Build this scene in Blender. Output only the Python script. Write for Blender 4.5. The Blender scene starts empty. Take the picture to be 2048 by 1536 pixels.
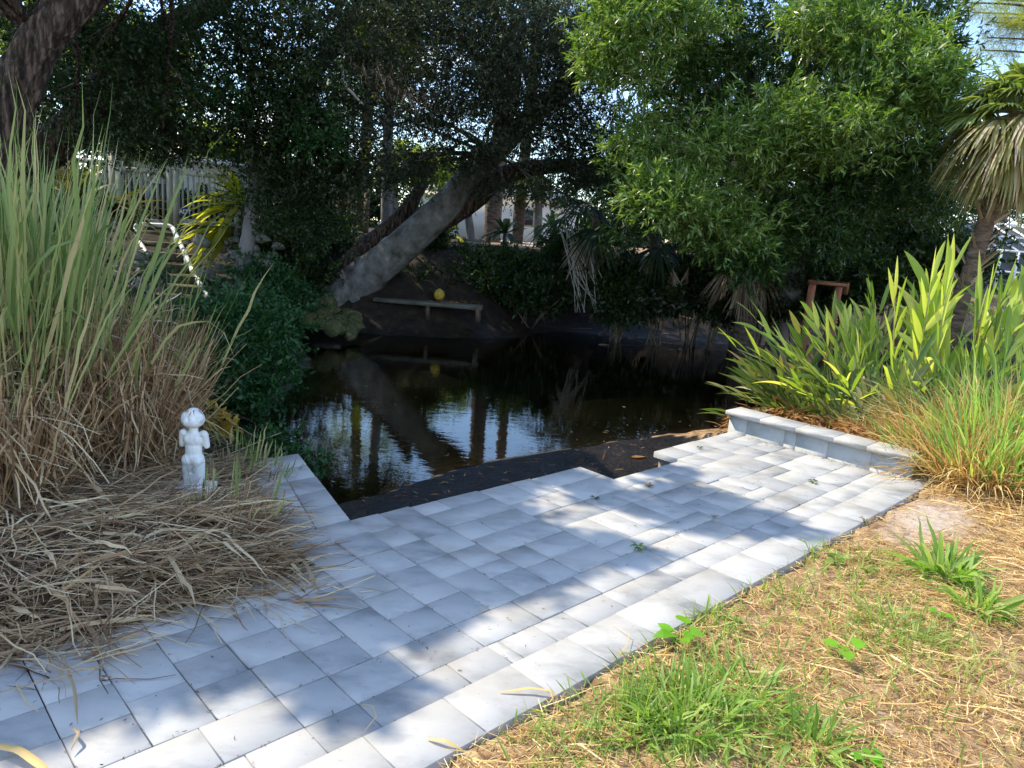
import bpy, math
import numpy as np
from mathutils import Matrix, Vector

# ---------------------------------------------------------------- camera, sky, sun, exposure
scn = bpy.context.scene
COL = scn.collection
F, PITCH, ROLL, YAW, EYE = 1455.0, 0.206471664, 0.0822470851, 0.782413738, 1.9
cp, sp, cr, sr = math.cos(PITCH), math.sin(PITCH), math.cos(ROLL), math.sin(ROLL)
M = np.array([[cr, -sr, 0], [sr, cr, 0], [0, 0, 1]]) @ np.array([[1, 0, 0], [0, -sp, -cp], [0, cp, -sp]])
cam_d = bpy.data.cameras.new('camera')
cam = bpy.data.objects.new('camera', cam_d)
COL.objects.link(cam)
cam_d.sensor_width = 36
cam_d.lens = F / 2048 * 36
cam_d.clip_end = 600
cam.matrix_world = Matrix([[M[0][i], -M[1][i], -M[2][i], (0, 0, EYE)[i]] for i in range(3)] + [[0, 0, 0, 1]])
scn.camera = cam

SUN_AZ = np.array([-0.88, 0.47]) / np.hypot(.88, .47)
SUN_EL = math.radians(50)
sdir = Vector((SUN_AZ[0] * math.cos(SUN_EL), SUN_AZ[1] * math.cos(SUN_EL), math.sin(SUN_EL)))
world = bpy.data.worlds.new('World')
scn.world = world
world.use_nodes = True
wn, wl = world.node_tree.nodes, world.node_tree.links
bg = wn['Background']
bg.inputs['Strength'].default_value = 0.15
sky = wn.new('ShaderNodeTexSky')
sky.sky_type = 'NISHITA'
sky.sun_disc = False
sky.sun_elevation = SUN_EL
sky.sun_rotation = math.atan2(SUN_AZ[0], SUN_AZ[1])
sky.air_density = 1.0
sky.dust_density = 0.05
sky.ozone_density = 3.0
tc = wn.new('ShaderNodeTexCoord')
mp = wn.new('ShaderNodeMapping')
mp.inputs['Scale'].default_value = (1.6, 1.6, 4.5)
cn = wn.new('ShaderNodeTexNoise')
cn.inputs['Scale'].default_value = 1.7
cn.inputs['Detail'].default_value = 7
cramp = wn.new('ShaderNodeValToRGB')
cramp.color_ramp.elements[0].position = 0.56
cramp.color_ramp.elements[1].position = 0.68
cmix = wn.new('ShaderNodeMix')
cmix.data_type = 'RGBA'
cmix.inputs['B'].default_value = (11, 11.3, 12, 1)
wl.new(tc.outputs['Generated'], mp.inputs['Vector'])
wl.new(mp.outputs['Vector'], cn.inputs['Vector'])
wl.new(cn.outputs['Fac'], cramp.inputs['Fac'])
wl.new(cramp.outputs['Color'], cmix.inputs['Factor'])
wl.new(sky.outputs['Color'], cmix.inputs['A'])
wl.new(cmix.outputs['Result'], bg.inputs['Color'])

sl = bpy.data.lights.new('sun', 'SUN')
sl.energy = 2.75
sl.angle = math.radians(0.55)
sl.color = (1.0, 0.90, 0.72)
so = bpy.data.objects.new('sun', sl)
COL.objects.link(so)
so.rotation_euler = sdir.to_track_quat('Z', 'Y').to_euler()
vs = scn.view_settings
vs.view_transform = 'Standard'
vs.look = 'None'
vs.exposure = 1.28
vs.gamma = 1
scn.cycles.max_bounces = 7
scn.cycles.diffuse_bounces = 3
scn.cycles.glossy_bounces = 3
scn.cycles.transmission_bounces = 4
scn.cycles.transparent_max_bounces = 8
scn.cycles.caustics_reflective = False
scn.cycles.caustics_refractive = False

rng = np.random.default_rng(11)
UP = np.array([0, 0, 1.0])


def at(u, v, y):
    """the point at distance y in front of the camera seen in direction (u, v)"""
    d = M.T @ np.array([(u - 1024) / F, (v - 768) / F, 1.0])
    return np.array([0, 0, EYE]) + d * (y / d[1])


def onz(u, v, z=0.0):
    d = M.T @ np.array([(u - 1024) / F, (v - 768) / F, 1.0])
    return np.array([0, 0, EYE]) + d * ((z - EYE) / d[2])


# ---------------------------------------------------------------- mesh helpers
def nrm(a):
    return a / np.maximum(np.linalg.norm(a, axis=-1, keepdims=True), 1e-9)


class MB:
    def __init__(s):
        s.V, s.F, s.n = [], [], 0
        s.mi = []
        s.attr = []

    def add(s, V, Fc, mi=0):
        V = np.asarray(V, float).reshape(-1, 3)
        s.V.append(V)
        if isinstance(Fc, np.ndarray):
            s.F.append(Fc + s.n)
            s.mi += [mi] * len(Fc)
        else:
            for f in Fc:
                s.F.append(np.array([f]) + s.n)
                s.mi.append(mi)
        s.n += len(V)
        return s

    def box(s, c, size, R=None, mi=0, bev=0.0):
        c = np.asarray(c, float)
        h = np.asarray(size, float) / 2
        if bev <= 0:
            q = np.array([[x, y, z] for x in (-1, 1) for y in (-1, 1) for z in (-1, 1)], float) * h
            Fc = np.array([[0, 1, 3, 2], [4, 6, 7, 5], [0, 4, 5, 1], [2, 3, 7, 6], [0, 2, 6, 4], [1, 5, 7, 3]])
        else:
            q, Fc = bevbox(h, bev)
        if R is not None:
            q = q @ np.asarray(R).T
        return s.add(q + c, Fc, mi)

    def build(s, name, mats, parent=None, smooth=False, label=None, loc=None):
        me = bpy.data.meshes.new(name)
        V = np.concatenate(s.V) if s.V else np.zeros((0, 3))
        if parent is not None and parent.get('_o') is not None:
            V = V - np.array(parent['_o'][:])
        if loc is not None:
            V = V - np.asarray(loc)
        tot = np.concatenate([np.full(len(f), f.shape[1]) for f in s.F])
        li = np.concatenate([f.ravel() for f in s.F]).astype(np.int32)
        st = np.concatenate([[0], np.cumsum(tot)[:-1]]).astype(np.int32)
        me.vertices.add(len(V))
        me.vertices.foreach_set('co', V.astype(np.float32).ravel())
        me.loops.add(len(li))
        me.loops.foreach_set('vertex_index', li)
        me.polygons.add(len(tot))
        me.polygons.foreach_set('loop_start', st)
        me.polygons.foreach_set('loop_total', tot.astype(np.int32))
        me.polygons.foreach_set('material_index', np.array(s.mi, np.int32))
        if smooth:
            me.polygons.foreach_set('use_smooth', np.ones(len(tot), bool))
        for m in (mats if isinstance(mats, (list, tuple)) else [mats]):
            me.materials.append(m)
        me.update(calc_edges=True)
        o = bpy.data.objects.new(name, me)
        COL.objects.link(o)
        if parent is not None:
            o.parent = parent
            if o.parent.get('_o') is not None:
                o['_o'] = o.parent['_o'][:]
        if loc is not None:
            o.location = loc
        if label:
            o['label'] = label
        return o


def bevbox(h, b):
    """box with chamfered top edges"""
    x, y, z = h
    q = [(-x, -y, -z), (x, -y, -z), (x, y, -z), (-x, y, -z),
         (-x, -y, z - b), (x, -y, z - b), (x, y, z - b), (-x, y, z - b),
         (-x + b, -y + b, z), (x - b, -y + b, z), (x - b, y - b, z), (-x + b, y - b, z)]
    Fc = [[0, 3, 2, 1], [8, 9, 10, 11]]
    for i in range(4):
        j = (i + 1) % 4
        Fc.append([i, j, 4 + j, 4 + i])
        Fc.append([4 + i, 4 + j, 8 + j, 8 + i])
    return np.array(q, float), np.array(Fc)


PROF = {
    'blade': lambda t: np.where(t < .55, .75 + .45 * t, (1 - t) / .45) * 1.0,
    'leaf': lambda t: np.sin(np.pi * np.clip(t, .0, 1) ** .8) ** .85 * .98 * (1 - .25 * t) + .03,
    'strap': lambda t: np.clip(np.minimum(.55 + 1.2 * t, (1 - t) * 3.2), .03, 1),
    'stem': lambda t: 1 - .6 * t,
    'flat': lambda t: np.ones_like(t),
}


def ribbons(B, D, L, W, droop=0.3, seg=3, side=None, prof='blade', fold=0.0, wob=0.0, bend=None):
    B = np.asarray(B, float).reshape(-1, 3)
    n = len(B)
    D = nrm(np.broadcast_to(np.asarray(D, float), (n, 3)))
    L = np.broadcast_to(np.asarray(L, float), (n,))[:, None, None]
    W = np.broadcast_to(np.asarray(W, float), (n,))[:, None, None]
    dr = np.broadcast_to(np.asarray(droop, float), (n,))[:, None, None]
    t = np.linspace(0, 1, seg + 1)
    C = B[:, None] + D[:, None] * L * t[None, :, None] + np.array([0, 0, -1.0]) * dr * L * (t ** 2)[None, :, None]
    if bend is not None:
        C = C + np.asarray(bend)[:, None] * L * (t ** 2)[None, :, None]
    if wob:
        C = C + rng.normal(0, wob, (n, seg + 1, 3)) * L * t[None, :, None]
    if side is None:
        side = nrm(np.cross(D, nrm(UP + rng.normal(0, .5, (n, 3)))))
    S = np.broadcast_to(side, (n, 3))[:, None]
    w = PROF[prof](t)[None, :, None] * W / 2
    if fold == 0:
        V = np.stack([C - S * w, C + S * w], 2)
        k = 2
    else:
        T = nrm(np.gradient(C, axis=1))
        N = nrm(np.cross(S, T))
        V = np.stack([C - S * w, C - N * w * fold, C + S * w], 2)
        k = 3
    V = V.reshape(-1, 3)
    base = (np.arange(n) * (seg + 1) * k)[:, None] + (np.arange(seg) * k)[None, :]
    base = base.reshape(-1, 1)
    Fs = [np.hstack([base + j, base + j + 1, base + j + k + 1, base + j + k]) for j in range(k - 1)]
    return V, np.concatenate(Fs)


def leaves(B, D, L, W, N=None):
    """pointed four-vertex leaves"""
    n = len(B)
    L = np.broadcast_to(L, (n,))[:, None]
    W = np.broadcast_to(W, (n,))[:, None]
    if N is None:
        N = nrm(UP * .8 + rng.normal(0, .6, (n, 3)))
    S = nrm(np.cross(D, N))
    N2 = np.cross(S, D)
    mid = B + D * L * .45
    V = np.stack([B, mid - S * W / 2 + N2 * W * .18, B + D * L - N2 * L * .08, mid + S * W / 2 + N2 * W * .18], 1).reshape(-1, 3)
    return V, np.arange(n * 4).reshape(n, 4)


def tube(pts, rad, ns=8, sub=4, rough=0.0, cap=True):
    pts = np.asarray(pts, float)
    rad = np.asarray(rad, float)
    n = len(pts)
    if sub > 1 and n > 2:
        Pp = np.vstack([2 * pts[0] - pts[1], pts, 2 * pts[-1] - pts[-2]])
        out, ro = [], []
        for i in range(n - 1):
            p0, p1, p2, p3 = Pp[i:i + 4]
            for k in range(sub):
                t = k / sub
                out.append(.5 * ((2 * p1) + (-p0 + p2) * t + (2 * p0 - 5 * p1 + 4 * p2 - p3) * t * t + (-p0 + 3 * p1 - 3 * p2 + p3) * t ** 3))
                ro.append(rad[i] * (1 - t) + rad[i + 1] * t)
        out.append(pts[-1])
        ro.append(rad[-1])
        pts, rad = np.array(out), np.array(ro)
        n = len(pts)
    T = nrm(np.gradient(pts, axis=0))
    ref = np.array([0, 1.0, .13]) if abs(T[0][1]) < .8 else np.array([1.0, 0, .1])
    A = nrm(np.cross(T, ref))
    Bn = np.cross(T, A)
    a = np.linspace(0, 2 * np.pi, ns, endpoint=False)
    rr = rad[:, None] * (1 + (rng.normal(0, rough, (n, ns)) if rough else 0))
    V = pts[:, None] + (A[:, None] * np.cos(a)[None, :, None] + Bn[:, None] * np.sin(a)[None, :, None]) * rr[:, :, None]
    V = V.reshape(-1, 3)
    i, j = np.meshgrid(np.arange(n - 1), np.arange(ns), indexing='ij')
    i, j = i.ravel(), j.ravel()
    j2 = (j + 1) % ns
    Fc = np.stack([i * ns + j, i * ns + j2, (i + 1) * ns + j2, (i + 1) * ns + j], 1)
    if cap:
        V = np.vstack([V, pts[0], pts[-1]])
        extra = [[k, (k + 1) % ns, n * ns, n * ns] for k in range(ns)]
        c1 = np.array([[(k + 1) % ns, k, n * ns] for k in range(ns)])
        c2 = np.array([[(n - 1) * ns + k, (n - 1) * ns + (k + 1) % ns, n * ns + 1] for k in range(ns)])
        return V, Fc, c1, c2
    return V, Fc, None, None


def add_tube(mb, pts, rad, ns=8, sub=4, rough=0.0, mi=0):
    V, Fc, c1, c2 = tube(pts, rad, ns, sub, rough)
    b = mb.n
    mb.add(V, Fc, mi)
    for c in (c1, c2):
        mb.F.append(c + b)
        mb.mi += [mi] * len(c)
    return mb


def lathe(mb, c, prof, ns=14, mi=0):
    c = np.asarray(c, float)
    V = []
    for r, z in prof:
        for k in range(ns):
            a = 2 * math.pi * k / ns
            V.append((c[0] + r * math.cos(a), c[1] + r * math.sin(a), c[2] + z))
    Fc = [[i * ns + k, i * ns + (k + 1) % ns, (i + 1) * ns + (k + 1) % ns, (i + 1) * ns + k] for i in range(len(prof) - 1) for k in range(ns)]
    return mb.add(V, np.array(Fc), mi)


def thing(name, label, cat, loc=(0, 0, 0), group=None):
    o = bpy.data.objects.new(name, None)
    COL.objects.link(o)
    o.location = loc
    o.empty_display_size = .1
    o['_o'] = [float(v) for v in loc]
    tag(o, label, cat, group)
    return o


def tag(o, label=None, cat=None, group=None, kind=None):
    if label:
        o['label'] = label
    if cat:
        o['category'] = cat
    if group:
        o['group'] = group
    if kind:
        o['kind'] = kind
    return o


def copy_thing(o, loc, rot=None, scale=None, label=None):
    c = o.copy()
    COL.objects.link(c)
    c.location = loc
    if rot is not None:
        c.rotation_euler = rot
    if scale is not None:
        c.scale = scale if hasattr(scale, '__len__') else (scale,) * 3
    if label:
        c['label'] = label
    for ch in o.children:
        d = ch.copy()
        COL.objects.link(d)
        d.parent = c
    return c


# ---------------------------------------------------------------- materials
def newmat(name):
    m = bpy.data.materials.new(name)
    m.use_nodes = True
    nt = m.node_tree
    return m, nt.nodes, nt.links, nt.nodes['Principled BSDF']


def ramp(nodes, cols, pos=None):
    r = nodes.new('ShaderNodeValToRGB')
    cr_ = r.color_ramp
    n = len(cols)
    pos = pos or [i / (n - 1) for i in range(n)]
    while len(cr_.elements) < n:
        cr_.elements.new(0.5)
    for e, c, p_ in zip(cr_.elements, cols, pos):
        e.position = p_
        e.color = (*c, 1)
    return r


def leafmat(name, cols, trans=0.35, rough=0.45, tint=(1.15, 1.25, .55), spec=0.4, pos=None):
    m, N, Lk, P = newmat(name)
    g = N.new('ShaderNodeNewGeometry')
    r = ramp(N, cols, pos)
    Lk.new(g.outputs['Random Per Island'], r.inputs['Fac'])
    Lk.new(r.outputs['Color'], P.inputs['Base Color'])
    P.inputs['Roughness'].default_value = rough
    P.inputs['Specular IOR Level'].default_value = spec
    mx = N.new('ShaderNodeMix')
    mx.data_type = 'RGBA'
    mx.blend_type = 'MULTIPLY'
    mx.inputs['Factor'].default_value = 1
    mx.inputs['B'].default_value = (*[t * 1.6 for t in tint], 1)
    Lk.new(r.outputs['Color'], mx.inputs['A'])
    tr = N.new('ShaderNodeBsdfTranslucent')
    Lk.new(mx.outputs['Result'], tr.inputs['Color'])
    ms = N.new('ShaderNodeMixShader')
    ms.inputs['Fac'].default_value = trans
    Lk.new(P.outputs['BSDF'], ms.inputs[1])
    Lk.new(tr.outputs['BSDF'], ms.inputs[2])
    Lk.new(ms.outputs['Shader'], N['Material Output'].inputs['Surface'])
    return m


def noisemat(name, cols, scale=8, detail=6, rough=.8, bump=.3, bscale=None, stretch=(1, 1, 1), spec=.3, pos=None, dist=0.02):
    m, N, Lk, P = newmat(name)
    t = N.new('ShaderNodeTexCoord')
    mpg = N.new('ShaderNodeMapping')
    mpg.inputs['Scale'].default_value = stretch
    Lk.new(t.outputs['Object'], mpg.inputs['Vector'])
    n = N.new('ShaderNodeTexNoise')
    n.inputs['Scale'].default_value = scale
    n.inputs['Detail'].default_value = detail
    n.inputs['Roughness'].default_value = .6
    Lk.new(mpg.outputs['Vector'], n.inputs['Vector'])
    r = ramp(N, cols, pos or [.3 + .4 * i / (len(cols) - 1) for i in range(len(cols))])
    Lk.new(n.outputs['Fac'], r.inputs['Fac'])
    Lk.new(r.outputs['Color'], P.inputs['Base Color'])
    P.inputs['Roughness'].default_value = rough
    P.inputs['Specular IOR Level'].default_value = spec
    if bump:
        n2 = N.new('ShaderNodeTexNoise')
        n2.inputs['Scale'].default_value = bscale or scale * 3
        n2.inputs['Detail'].default_value = 5
        Lk.new(mpg.outputs['Vector'], n2.inputs['Vector'])
        b = N.new('ShaderNodeBump')
        b.inputs['Strength'].default_value = bump
        b.inputs['Distance'].default_value = dist
        Lk.new(n2.outputs['Fac'], b.inputs['Height'])
        Lk.new(b.outputs['Normal'], P.inputs['Normal'])
    return m


MAT = {}
MAT['bark_rough'] = noisemat('bark_rough', [(.010, .006, .004), (.05, .034, .024), (.15, .11, .085)], 22, 9, .9, 1.0, 20, (1, 1, .16), dist=.12, pos=[.38, .5, .62])
MAT['bark_grey'] = noisemat('bark_grey', [(.03, .032, .025), (.11, .11, .10), (.20, .20, .19), (.34, .33, .31)], 3.5, 10, .8, .9, 14, (1, 1, .7), dist=.05)
MAT['bark_slim'] = noisemat('bark_slim', [(.10, .09, .08), (.20, .19, .18), (.28, .27, .26)], 6, 6, .8, .5, 20, (1, 1, .4))
MAT['bark_pale'] = noisemat('bark_pale', [(.30, .26, .20), (.48, .44, .37), (.6, .56, .5)], 9, 6, .8, .5, 24)
MAT['palm_trunk'] = noisemat('palm_trunk', [(.05, .035, .025), (.14, .10, .075), (.24, .19, .15)], 5, 6, .9, .8, 12, (1, 1, 3), dist=.05)
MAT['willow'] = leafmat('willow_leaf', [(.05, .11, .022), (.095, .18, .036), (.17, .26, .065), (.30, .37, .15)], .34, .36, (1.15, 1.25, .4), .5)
MAT['willowshade'] = leafmat('shaded_willow_leaf', [(.012, .034, .009), (.022, .058, .013), (.042, .09, .022), (.085, .14, .045)], .25, .4, (1.1, 1.25, .4))  # the willow leaf again, shade between the lit sprays put into its colour
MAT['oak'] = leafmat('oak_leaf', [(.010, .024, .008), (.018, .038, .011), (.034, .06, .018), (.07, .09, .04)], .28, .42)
MAT['oakgrey'] = leafmat('grey_leaf', [(.018, .034, .016), (.032, .052, .026), (.06, .074, .045), (.12, .12, .085)], .25, .5)
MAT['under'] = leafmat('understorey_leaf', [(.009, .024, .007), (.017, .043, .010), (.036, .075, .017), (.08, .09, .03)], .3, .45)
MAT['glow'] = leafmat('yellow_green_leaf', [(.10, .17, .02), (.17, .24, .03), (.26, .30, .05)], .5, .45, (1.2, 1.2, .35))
MAT['shrub'] = leafmat('shrub_leaf', [(.015, .055, .016), (.026, .085, .022), (.045, .12, .035)], .28, .42)
MAT['yellowleaf'] = leafmat('yellowed_leaf', [(.4, .25, .04), (.55, .38, .07)], .4, .5)
MAT['brom'] = leafmat('strap_leaf', [(.20, .24, .03), (.34, .36, .06), (.46, .46, .12)], .55, .4, (1.15, 1.1, .3))  # sun shining through the leaves is put into this brighter colour
MAT['bromdark'] = leafmat('olive_strap_leaf', [(.05, .055, .012), (.09, .09, .02), (.14, .13, .03)], .35, .4, (1.15, 1.1, .3))
MAT['ginger'] = leafmat('ginger_leaf', [(.16, .26, .055), (.28, .38, .08), (.42, .50, .13), (.56, .56, .20)], .48, .36, (1.2, 1.2, .35))
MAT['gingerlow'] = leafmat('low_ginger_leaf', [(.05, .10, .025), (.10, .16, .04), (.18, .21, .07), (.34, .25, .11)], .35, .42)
MAT['reed'] = leafmat('reed_blade', [(.10, .16, .05), (.17, .24, .08), (.25, .31, .12), (.36, .36, .17), (.50, .41, .23)], .3, .5)
MAT['grass'] = leafmat('lawn_blade', [(.12, .22, .035), (.20, .32, .06), (.30, .42, .11), (.44, .46, .18)], .4, .5)
MAT['grassr'] = leafmat('tall_grass_blade', [(.14, .28, .06), (.22, .38, .09), (.33, .47, .15), (.52, .50, .22)], .4, .5)
MAT['straw'] = leafmat('dry_straw', [(.24, .13, .05), (.54, .35, .13), (.74, .54, .22), (.86, .72, .40)], .2, .6, (1, .8, .4))
MAT['strawgrey'] = leafmat('grey_straw', [(.12, .075, .04), (.28, .19, .11), (.44, .33, .20), (.64, .53, .36)], .15, .65, (1, .85, .5))
MAT['strawbrown'] = leafmat('brown_reed', [(.13, .07, .035), (.26, .16, .085), (.42, .29, .16), (.58, .44, .26)], .15, .65, (1, .8, .5))
MAT['strawmix'] = leafmat('mixed_dead_blades', [(.10, .055, .03), (.32, .20, .11), (.54, .40, .23), (.74, .62, .40)], .15, .65, (1, .85, .5))
MAT['deadleaf'] = leafmat('dead_leaf', [(.16, .07, .02), (.30, .14, .04), (.42, .24, .09)], .25, .6, (1, .7, .4))
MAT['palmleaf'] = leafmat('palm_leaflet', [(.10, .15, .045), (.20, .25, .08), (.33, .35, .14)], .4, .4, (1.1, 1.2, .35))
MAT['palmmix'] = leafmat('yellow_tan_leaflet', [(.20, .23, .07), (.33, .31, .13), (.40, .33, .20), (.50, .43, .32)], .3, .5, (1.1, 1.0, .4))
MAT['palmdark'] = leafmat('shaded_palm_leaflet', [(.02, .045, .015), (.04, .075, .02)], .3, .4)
MAT['palmdead'] = leafmat('dead_palm_leaflet', [(.20, .14, .09), (.36, .28, .20), (.52, .45, .36)], .2, .65, (1, .85, .6))
MAT['pine'] = leafmat('pine_needle', [(.16, .22, .03), (.30, .33, .06), (.36, .30, .08)], .4, .5)
MAT['heart'] = leafmat('bright_weed_leaf', [(.15, .36, .02), (.22, .46, .03)], .4, .4, (1, 1.2, .3))
MAT['twig'] = noisemat('twig', [(.12, .09, .06), (.25, .19, .13)], 20, 3, .8, .2)
MAT['cream'] = noisemat('cream_vinyl', [(.34, .33, .25), (.44, .43, .33)], 3, 3, .5, .05)
MAT['pvc'] = noisemat('white_pipe', [(.62, .63, .60), (.78, .79, .76)], 7, 4, .45, .05)
MAT['white'] = noisemat('white_wall', [(.74, .74, .73), (.82, .82, .81)], 2, 3, .8, .1)
MAT['statue'] = noisemat('white_painted_plaster', [(.42, .42, .40), (.70, .71, .70), (.80, .81, .81), (.84, .85, .85)], 9, 9, .6, .5, 60, dist=.006, pos=[.30, .40, .5, .7])
MAT['step'] = noisemat('mossy_step', [(.05, .045, .03), (.12, .11, .07), (.20, .18, .12)], 6, 6, .9, .4)
MAT['stone'] = noisemat('river_stone', [(.09, .085, .07), (.22, .21, .18), (.36, .35, .32)], 3, 6, .8, .3)
MAT['stonemoss'] = noisemat('mossy_stone', [(.025, .03, .01), (.07, .075, .025), (.15, .14, .07)], 3, 6, .8, .3)
MAT['wooddark'] = noisemat('dark_wood', [(.05, .035, .025), (.13, .09, .065), (.2, .15, .11)], 6, 5, .85, .4, 20, (1, 1, .3))
MAT['plank'] = noisemat('weathered_plank', [(.06, .06, .045), (.15, .145, .11), (.24, .22, .17)], 6, 5, .85, .4, 20, (.3, 1, 1))
MAT['woodred'] = noisemat('reddish_wood', [(.24, .09, .05), (.36, .15, .085)], 6, 5, .7, .3)
MAT['roof'] = noisemat('brown_shingle', [(.20, .13, .09), (.32, .22, .16), (.42, .31, .24)], 14, 4, .9, .4)
MAT['screen'] = noisemat('grey_screen', [(.06, .065, .065), (.10, .105, .10)], 2, 2, .5, 0)
MAT['glass'] = noisemat('dark_glass', [(.02, .025, .03), (.04, .05, .055)], 2, 2, .1, 0, spec=.6)
MAT['blue'] = noisemat('blue_sign', [(.01, .02, .16), (.013, .025, .20)], 2, 2, .4, 0)
MAT['signwhite'] = noisemat('white_lettering', [(.75, .75, .75), (.8, .8, .8)], 2, 2, .5, 0)
MAT['metal'] = noisemat('grey_stake', [(.3, .3, .3), (.4, .4, .4)], 5, 2, .5, 0)
MAT['black'] = noisemat('black_glaze', [(.015, .017, .02), (.03, .033, .038)], 5, 2, .3, 0, spec=.6)
MAT['gold'] = noisemat('yellow_ball', [(.30, .20, .02), (.62, .46, .06)], 25, 3, .35, .2)
MAT['orange'] = noisemat('orange_float', [(.55, .16, .06), (.65, .22, .09)], 5, 2, .5, 0)


def mat_paver():
    m, N, Lk, P = newmat('pale_stone_paver')
    t = N.new('ShaderNodeTexCoord')
    g = N.new('ShaderNodeNewGeometry')
    # every slab gets its own piece of the pattern
    add = N.new('ShaderNodeVectorMath')
    add.operation = 'MULTIPLY_ADD'
    cmb = N.new('ShaderNodeCombineXYZ')
    ml = N.new('ShaderNodeMath')
    ml.operation = 'MULTIPLY'
    ml.inputs[1].default_value = 37.0
    Lk.new(g.outputs['Random Per Island'], ml.inputs[0])
    for k in range(3):
        Lk.new(ml.outputs[0], cmb.inputs[k])
    mp1 = N.new('ShaderNodeMapping')
    mp1.inputs['Rotation'].default_value = (0, 0, -YAW - .1)
    mp1.inputs['Scale'].default_value = (1, 2.0, 1)
    va = N.new('ShaderNodeVectorMath')
    va.operation = 'ADD'
    Lk.new(t.outputs['Object'], mp1.inputs['Vector'])
    Lk.new(mp1.outputs['Vector'], va.inputs[0])
    Lk.new(cmb.outputs[0], va.inputs[1])
    n1 = N.new('ShaderNodeTexNoise')
    n1.inputs['Scale'].default_value = 2.0
    n1.inputs['Detail'].default_value = 9
    n1.inputs['Roughness'].default_value = .62
    n1.inputs['Distortion'].default_value = .15
    Lk.new(va.outputs[0], n1.inputs['Vector'])
    r1 = ramp(N, [(.25, .25, .25), (.39, .385, .37), (.48, .468, .445), (.52, .505, .475)], [.30, .42, .52, .8])
    Lk.new(n1.outputs['Fac'], r1.inputs['Fac'])
    # slab to slab tone
    r2 = ramp(N, [(.80, .805, .82), (.93, .93, .93), (1.0, 1.0, 1.0), (1.0, .99, .965)], [0, .3, .65, 1])
    Lk.new(g.outputs['Random Per Island'], r2.inputs['Fac'])
    mx = N.new('ShaderNodeMix')
    mx.data_type = 'RGBA'
    mx.blend_type = 'MULTIPLY'
    mx.inputs['Factor'].default_value = 1
    Lk.new(r1.outputs['Color'], mx.inputs['A'])
    Lk.new(r2.outputs['Color'], mx.inputs['B'])
    # dirt blotches and specks
    n3 = N.new('ShaderNodeTexNoise')
    n3.inputs['Scale'].default_value = 2.3
    n3.inputs['Detail'].default_value = 8
    Lk.new(t.outputs['Object'], n3.inputs['Vector'])
    r3 = ramp(N, [(1, 1, 1), (.72, .70, .66)], [.52, .74])
    Lk.new(n3.outputs['Fac'], r3.inputs['Fac'])
    mx2 = N.new('ShaderNodeMix')
    mx2.data_type = 'RGBA'
    mx2.blend_type = 'MULTIPLY'
    mx2.inputs['Factor'].default_value = 1
    Lk.new(mx.outputs['Result'], mx2.inputs['A'])
    Lk.new(r3.outputs['Color'], mx2.inputs['B'])
    n4 = N.new('ShaderNodeTexNoise')
    n4.inputs['Scale'].default_value = 55
    n4.inputs['Detail'].default_value = 3
    Lk.new(t.outputs['Object'], n4.inputs['Vector'])
    r4 = ramp(N, [(.60, .58, .55), (1, 1, 1)], [.24, .33])
    Lk.new(n4.outputs['Fac'], r4.inputs['Fac'])
    mx3 = N.new('ShaderNodeMix')
    mx3.data_type = 'RGBA'
    mx3.blend_type = 'MULTIPLY'
    mx3.inputs['Factor'].default_value = .8
    Lk.new(mx2.outputs['Result'], mx3.inputs['A'])
    Lk.new(r4.outputs['Color'], mx3.inputs['B'])
    Lk.new(mx3.outputs['Result'], P.inputs['Base Color'])
    P.inputs['Roughness'].default_value = .62
    P.inputs['Specular IOR Level'].default_value = .35
    b = N.new('ShaderNodeBump')
    b.inputs['Strength'].default_value = .35
    b.inputs['Distance'].default_value = .006
    n5 = N.new('ShaderNodeTexNoise')
    n5.inputs['Scale'].default_value = 14
    n5.inputs['Detail'].default_value = 8
    Lk.new(va.outputs[0], n5.inputs['Vector'])
    Lk.new(n5.outputs['Fac'], b.inputs['Height'])
    Lk.new(b.outputs['Normal'], P.inputs['Normal'])
    return m


MAT['paver'] = mat_paver()
MAT['wallstone'] = noisemat('grey_wall_block', [(.30, .32, .30), (.42, .43, .41), (.52, .52, .50)], 3, 8, .7, .3, 30, dist=.005)
MAT['concrete'] = noisemat('rough_footing', [(.14, .13, .11), (.28, .27, .24), (.42, .41, .38)], 10, 8, .9, .8, 20, dist=.03)
MAT['joint'] = noisemat('joint_dirt', [(.012, .011, .010), (.035, .03, .026)], 20, 4, .95, .3)


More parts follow.
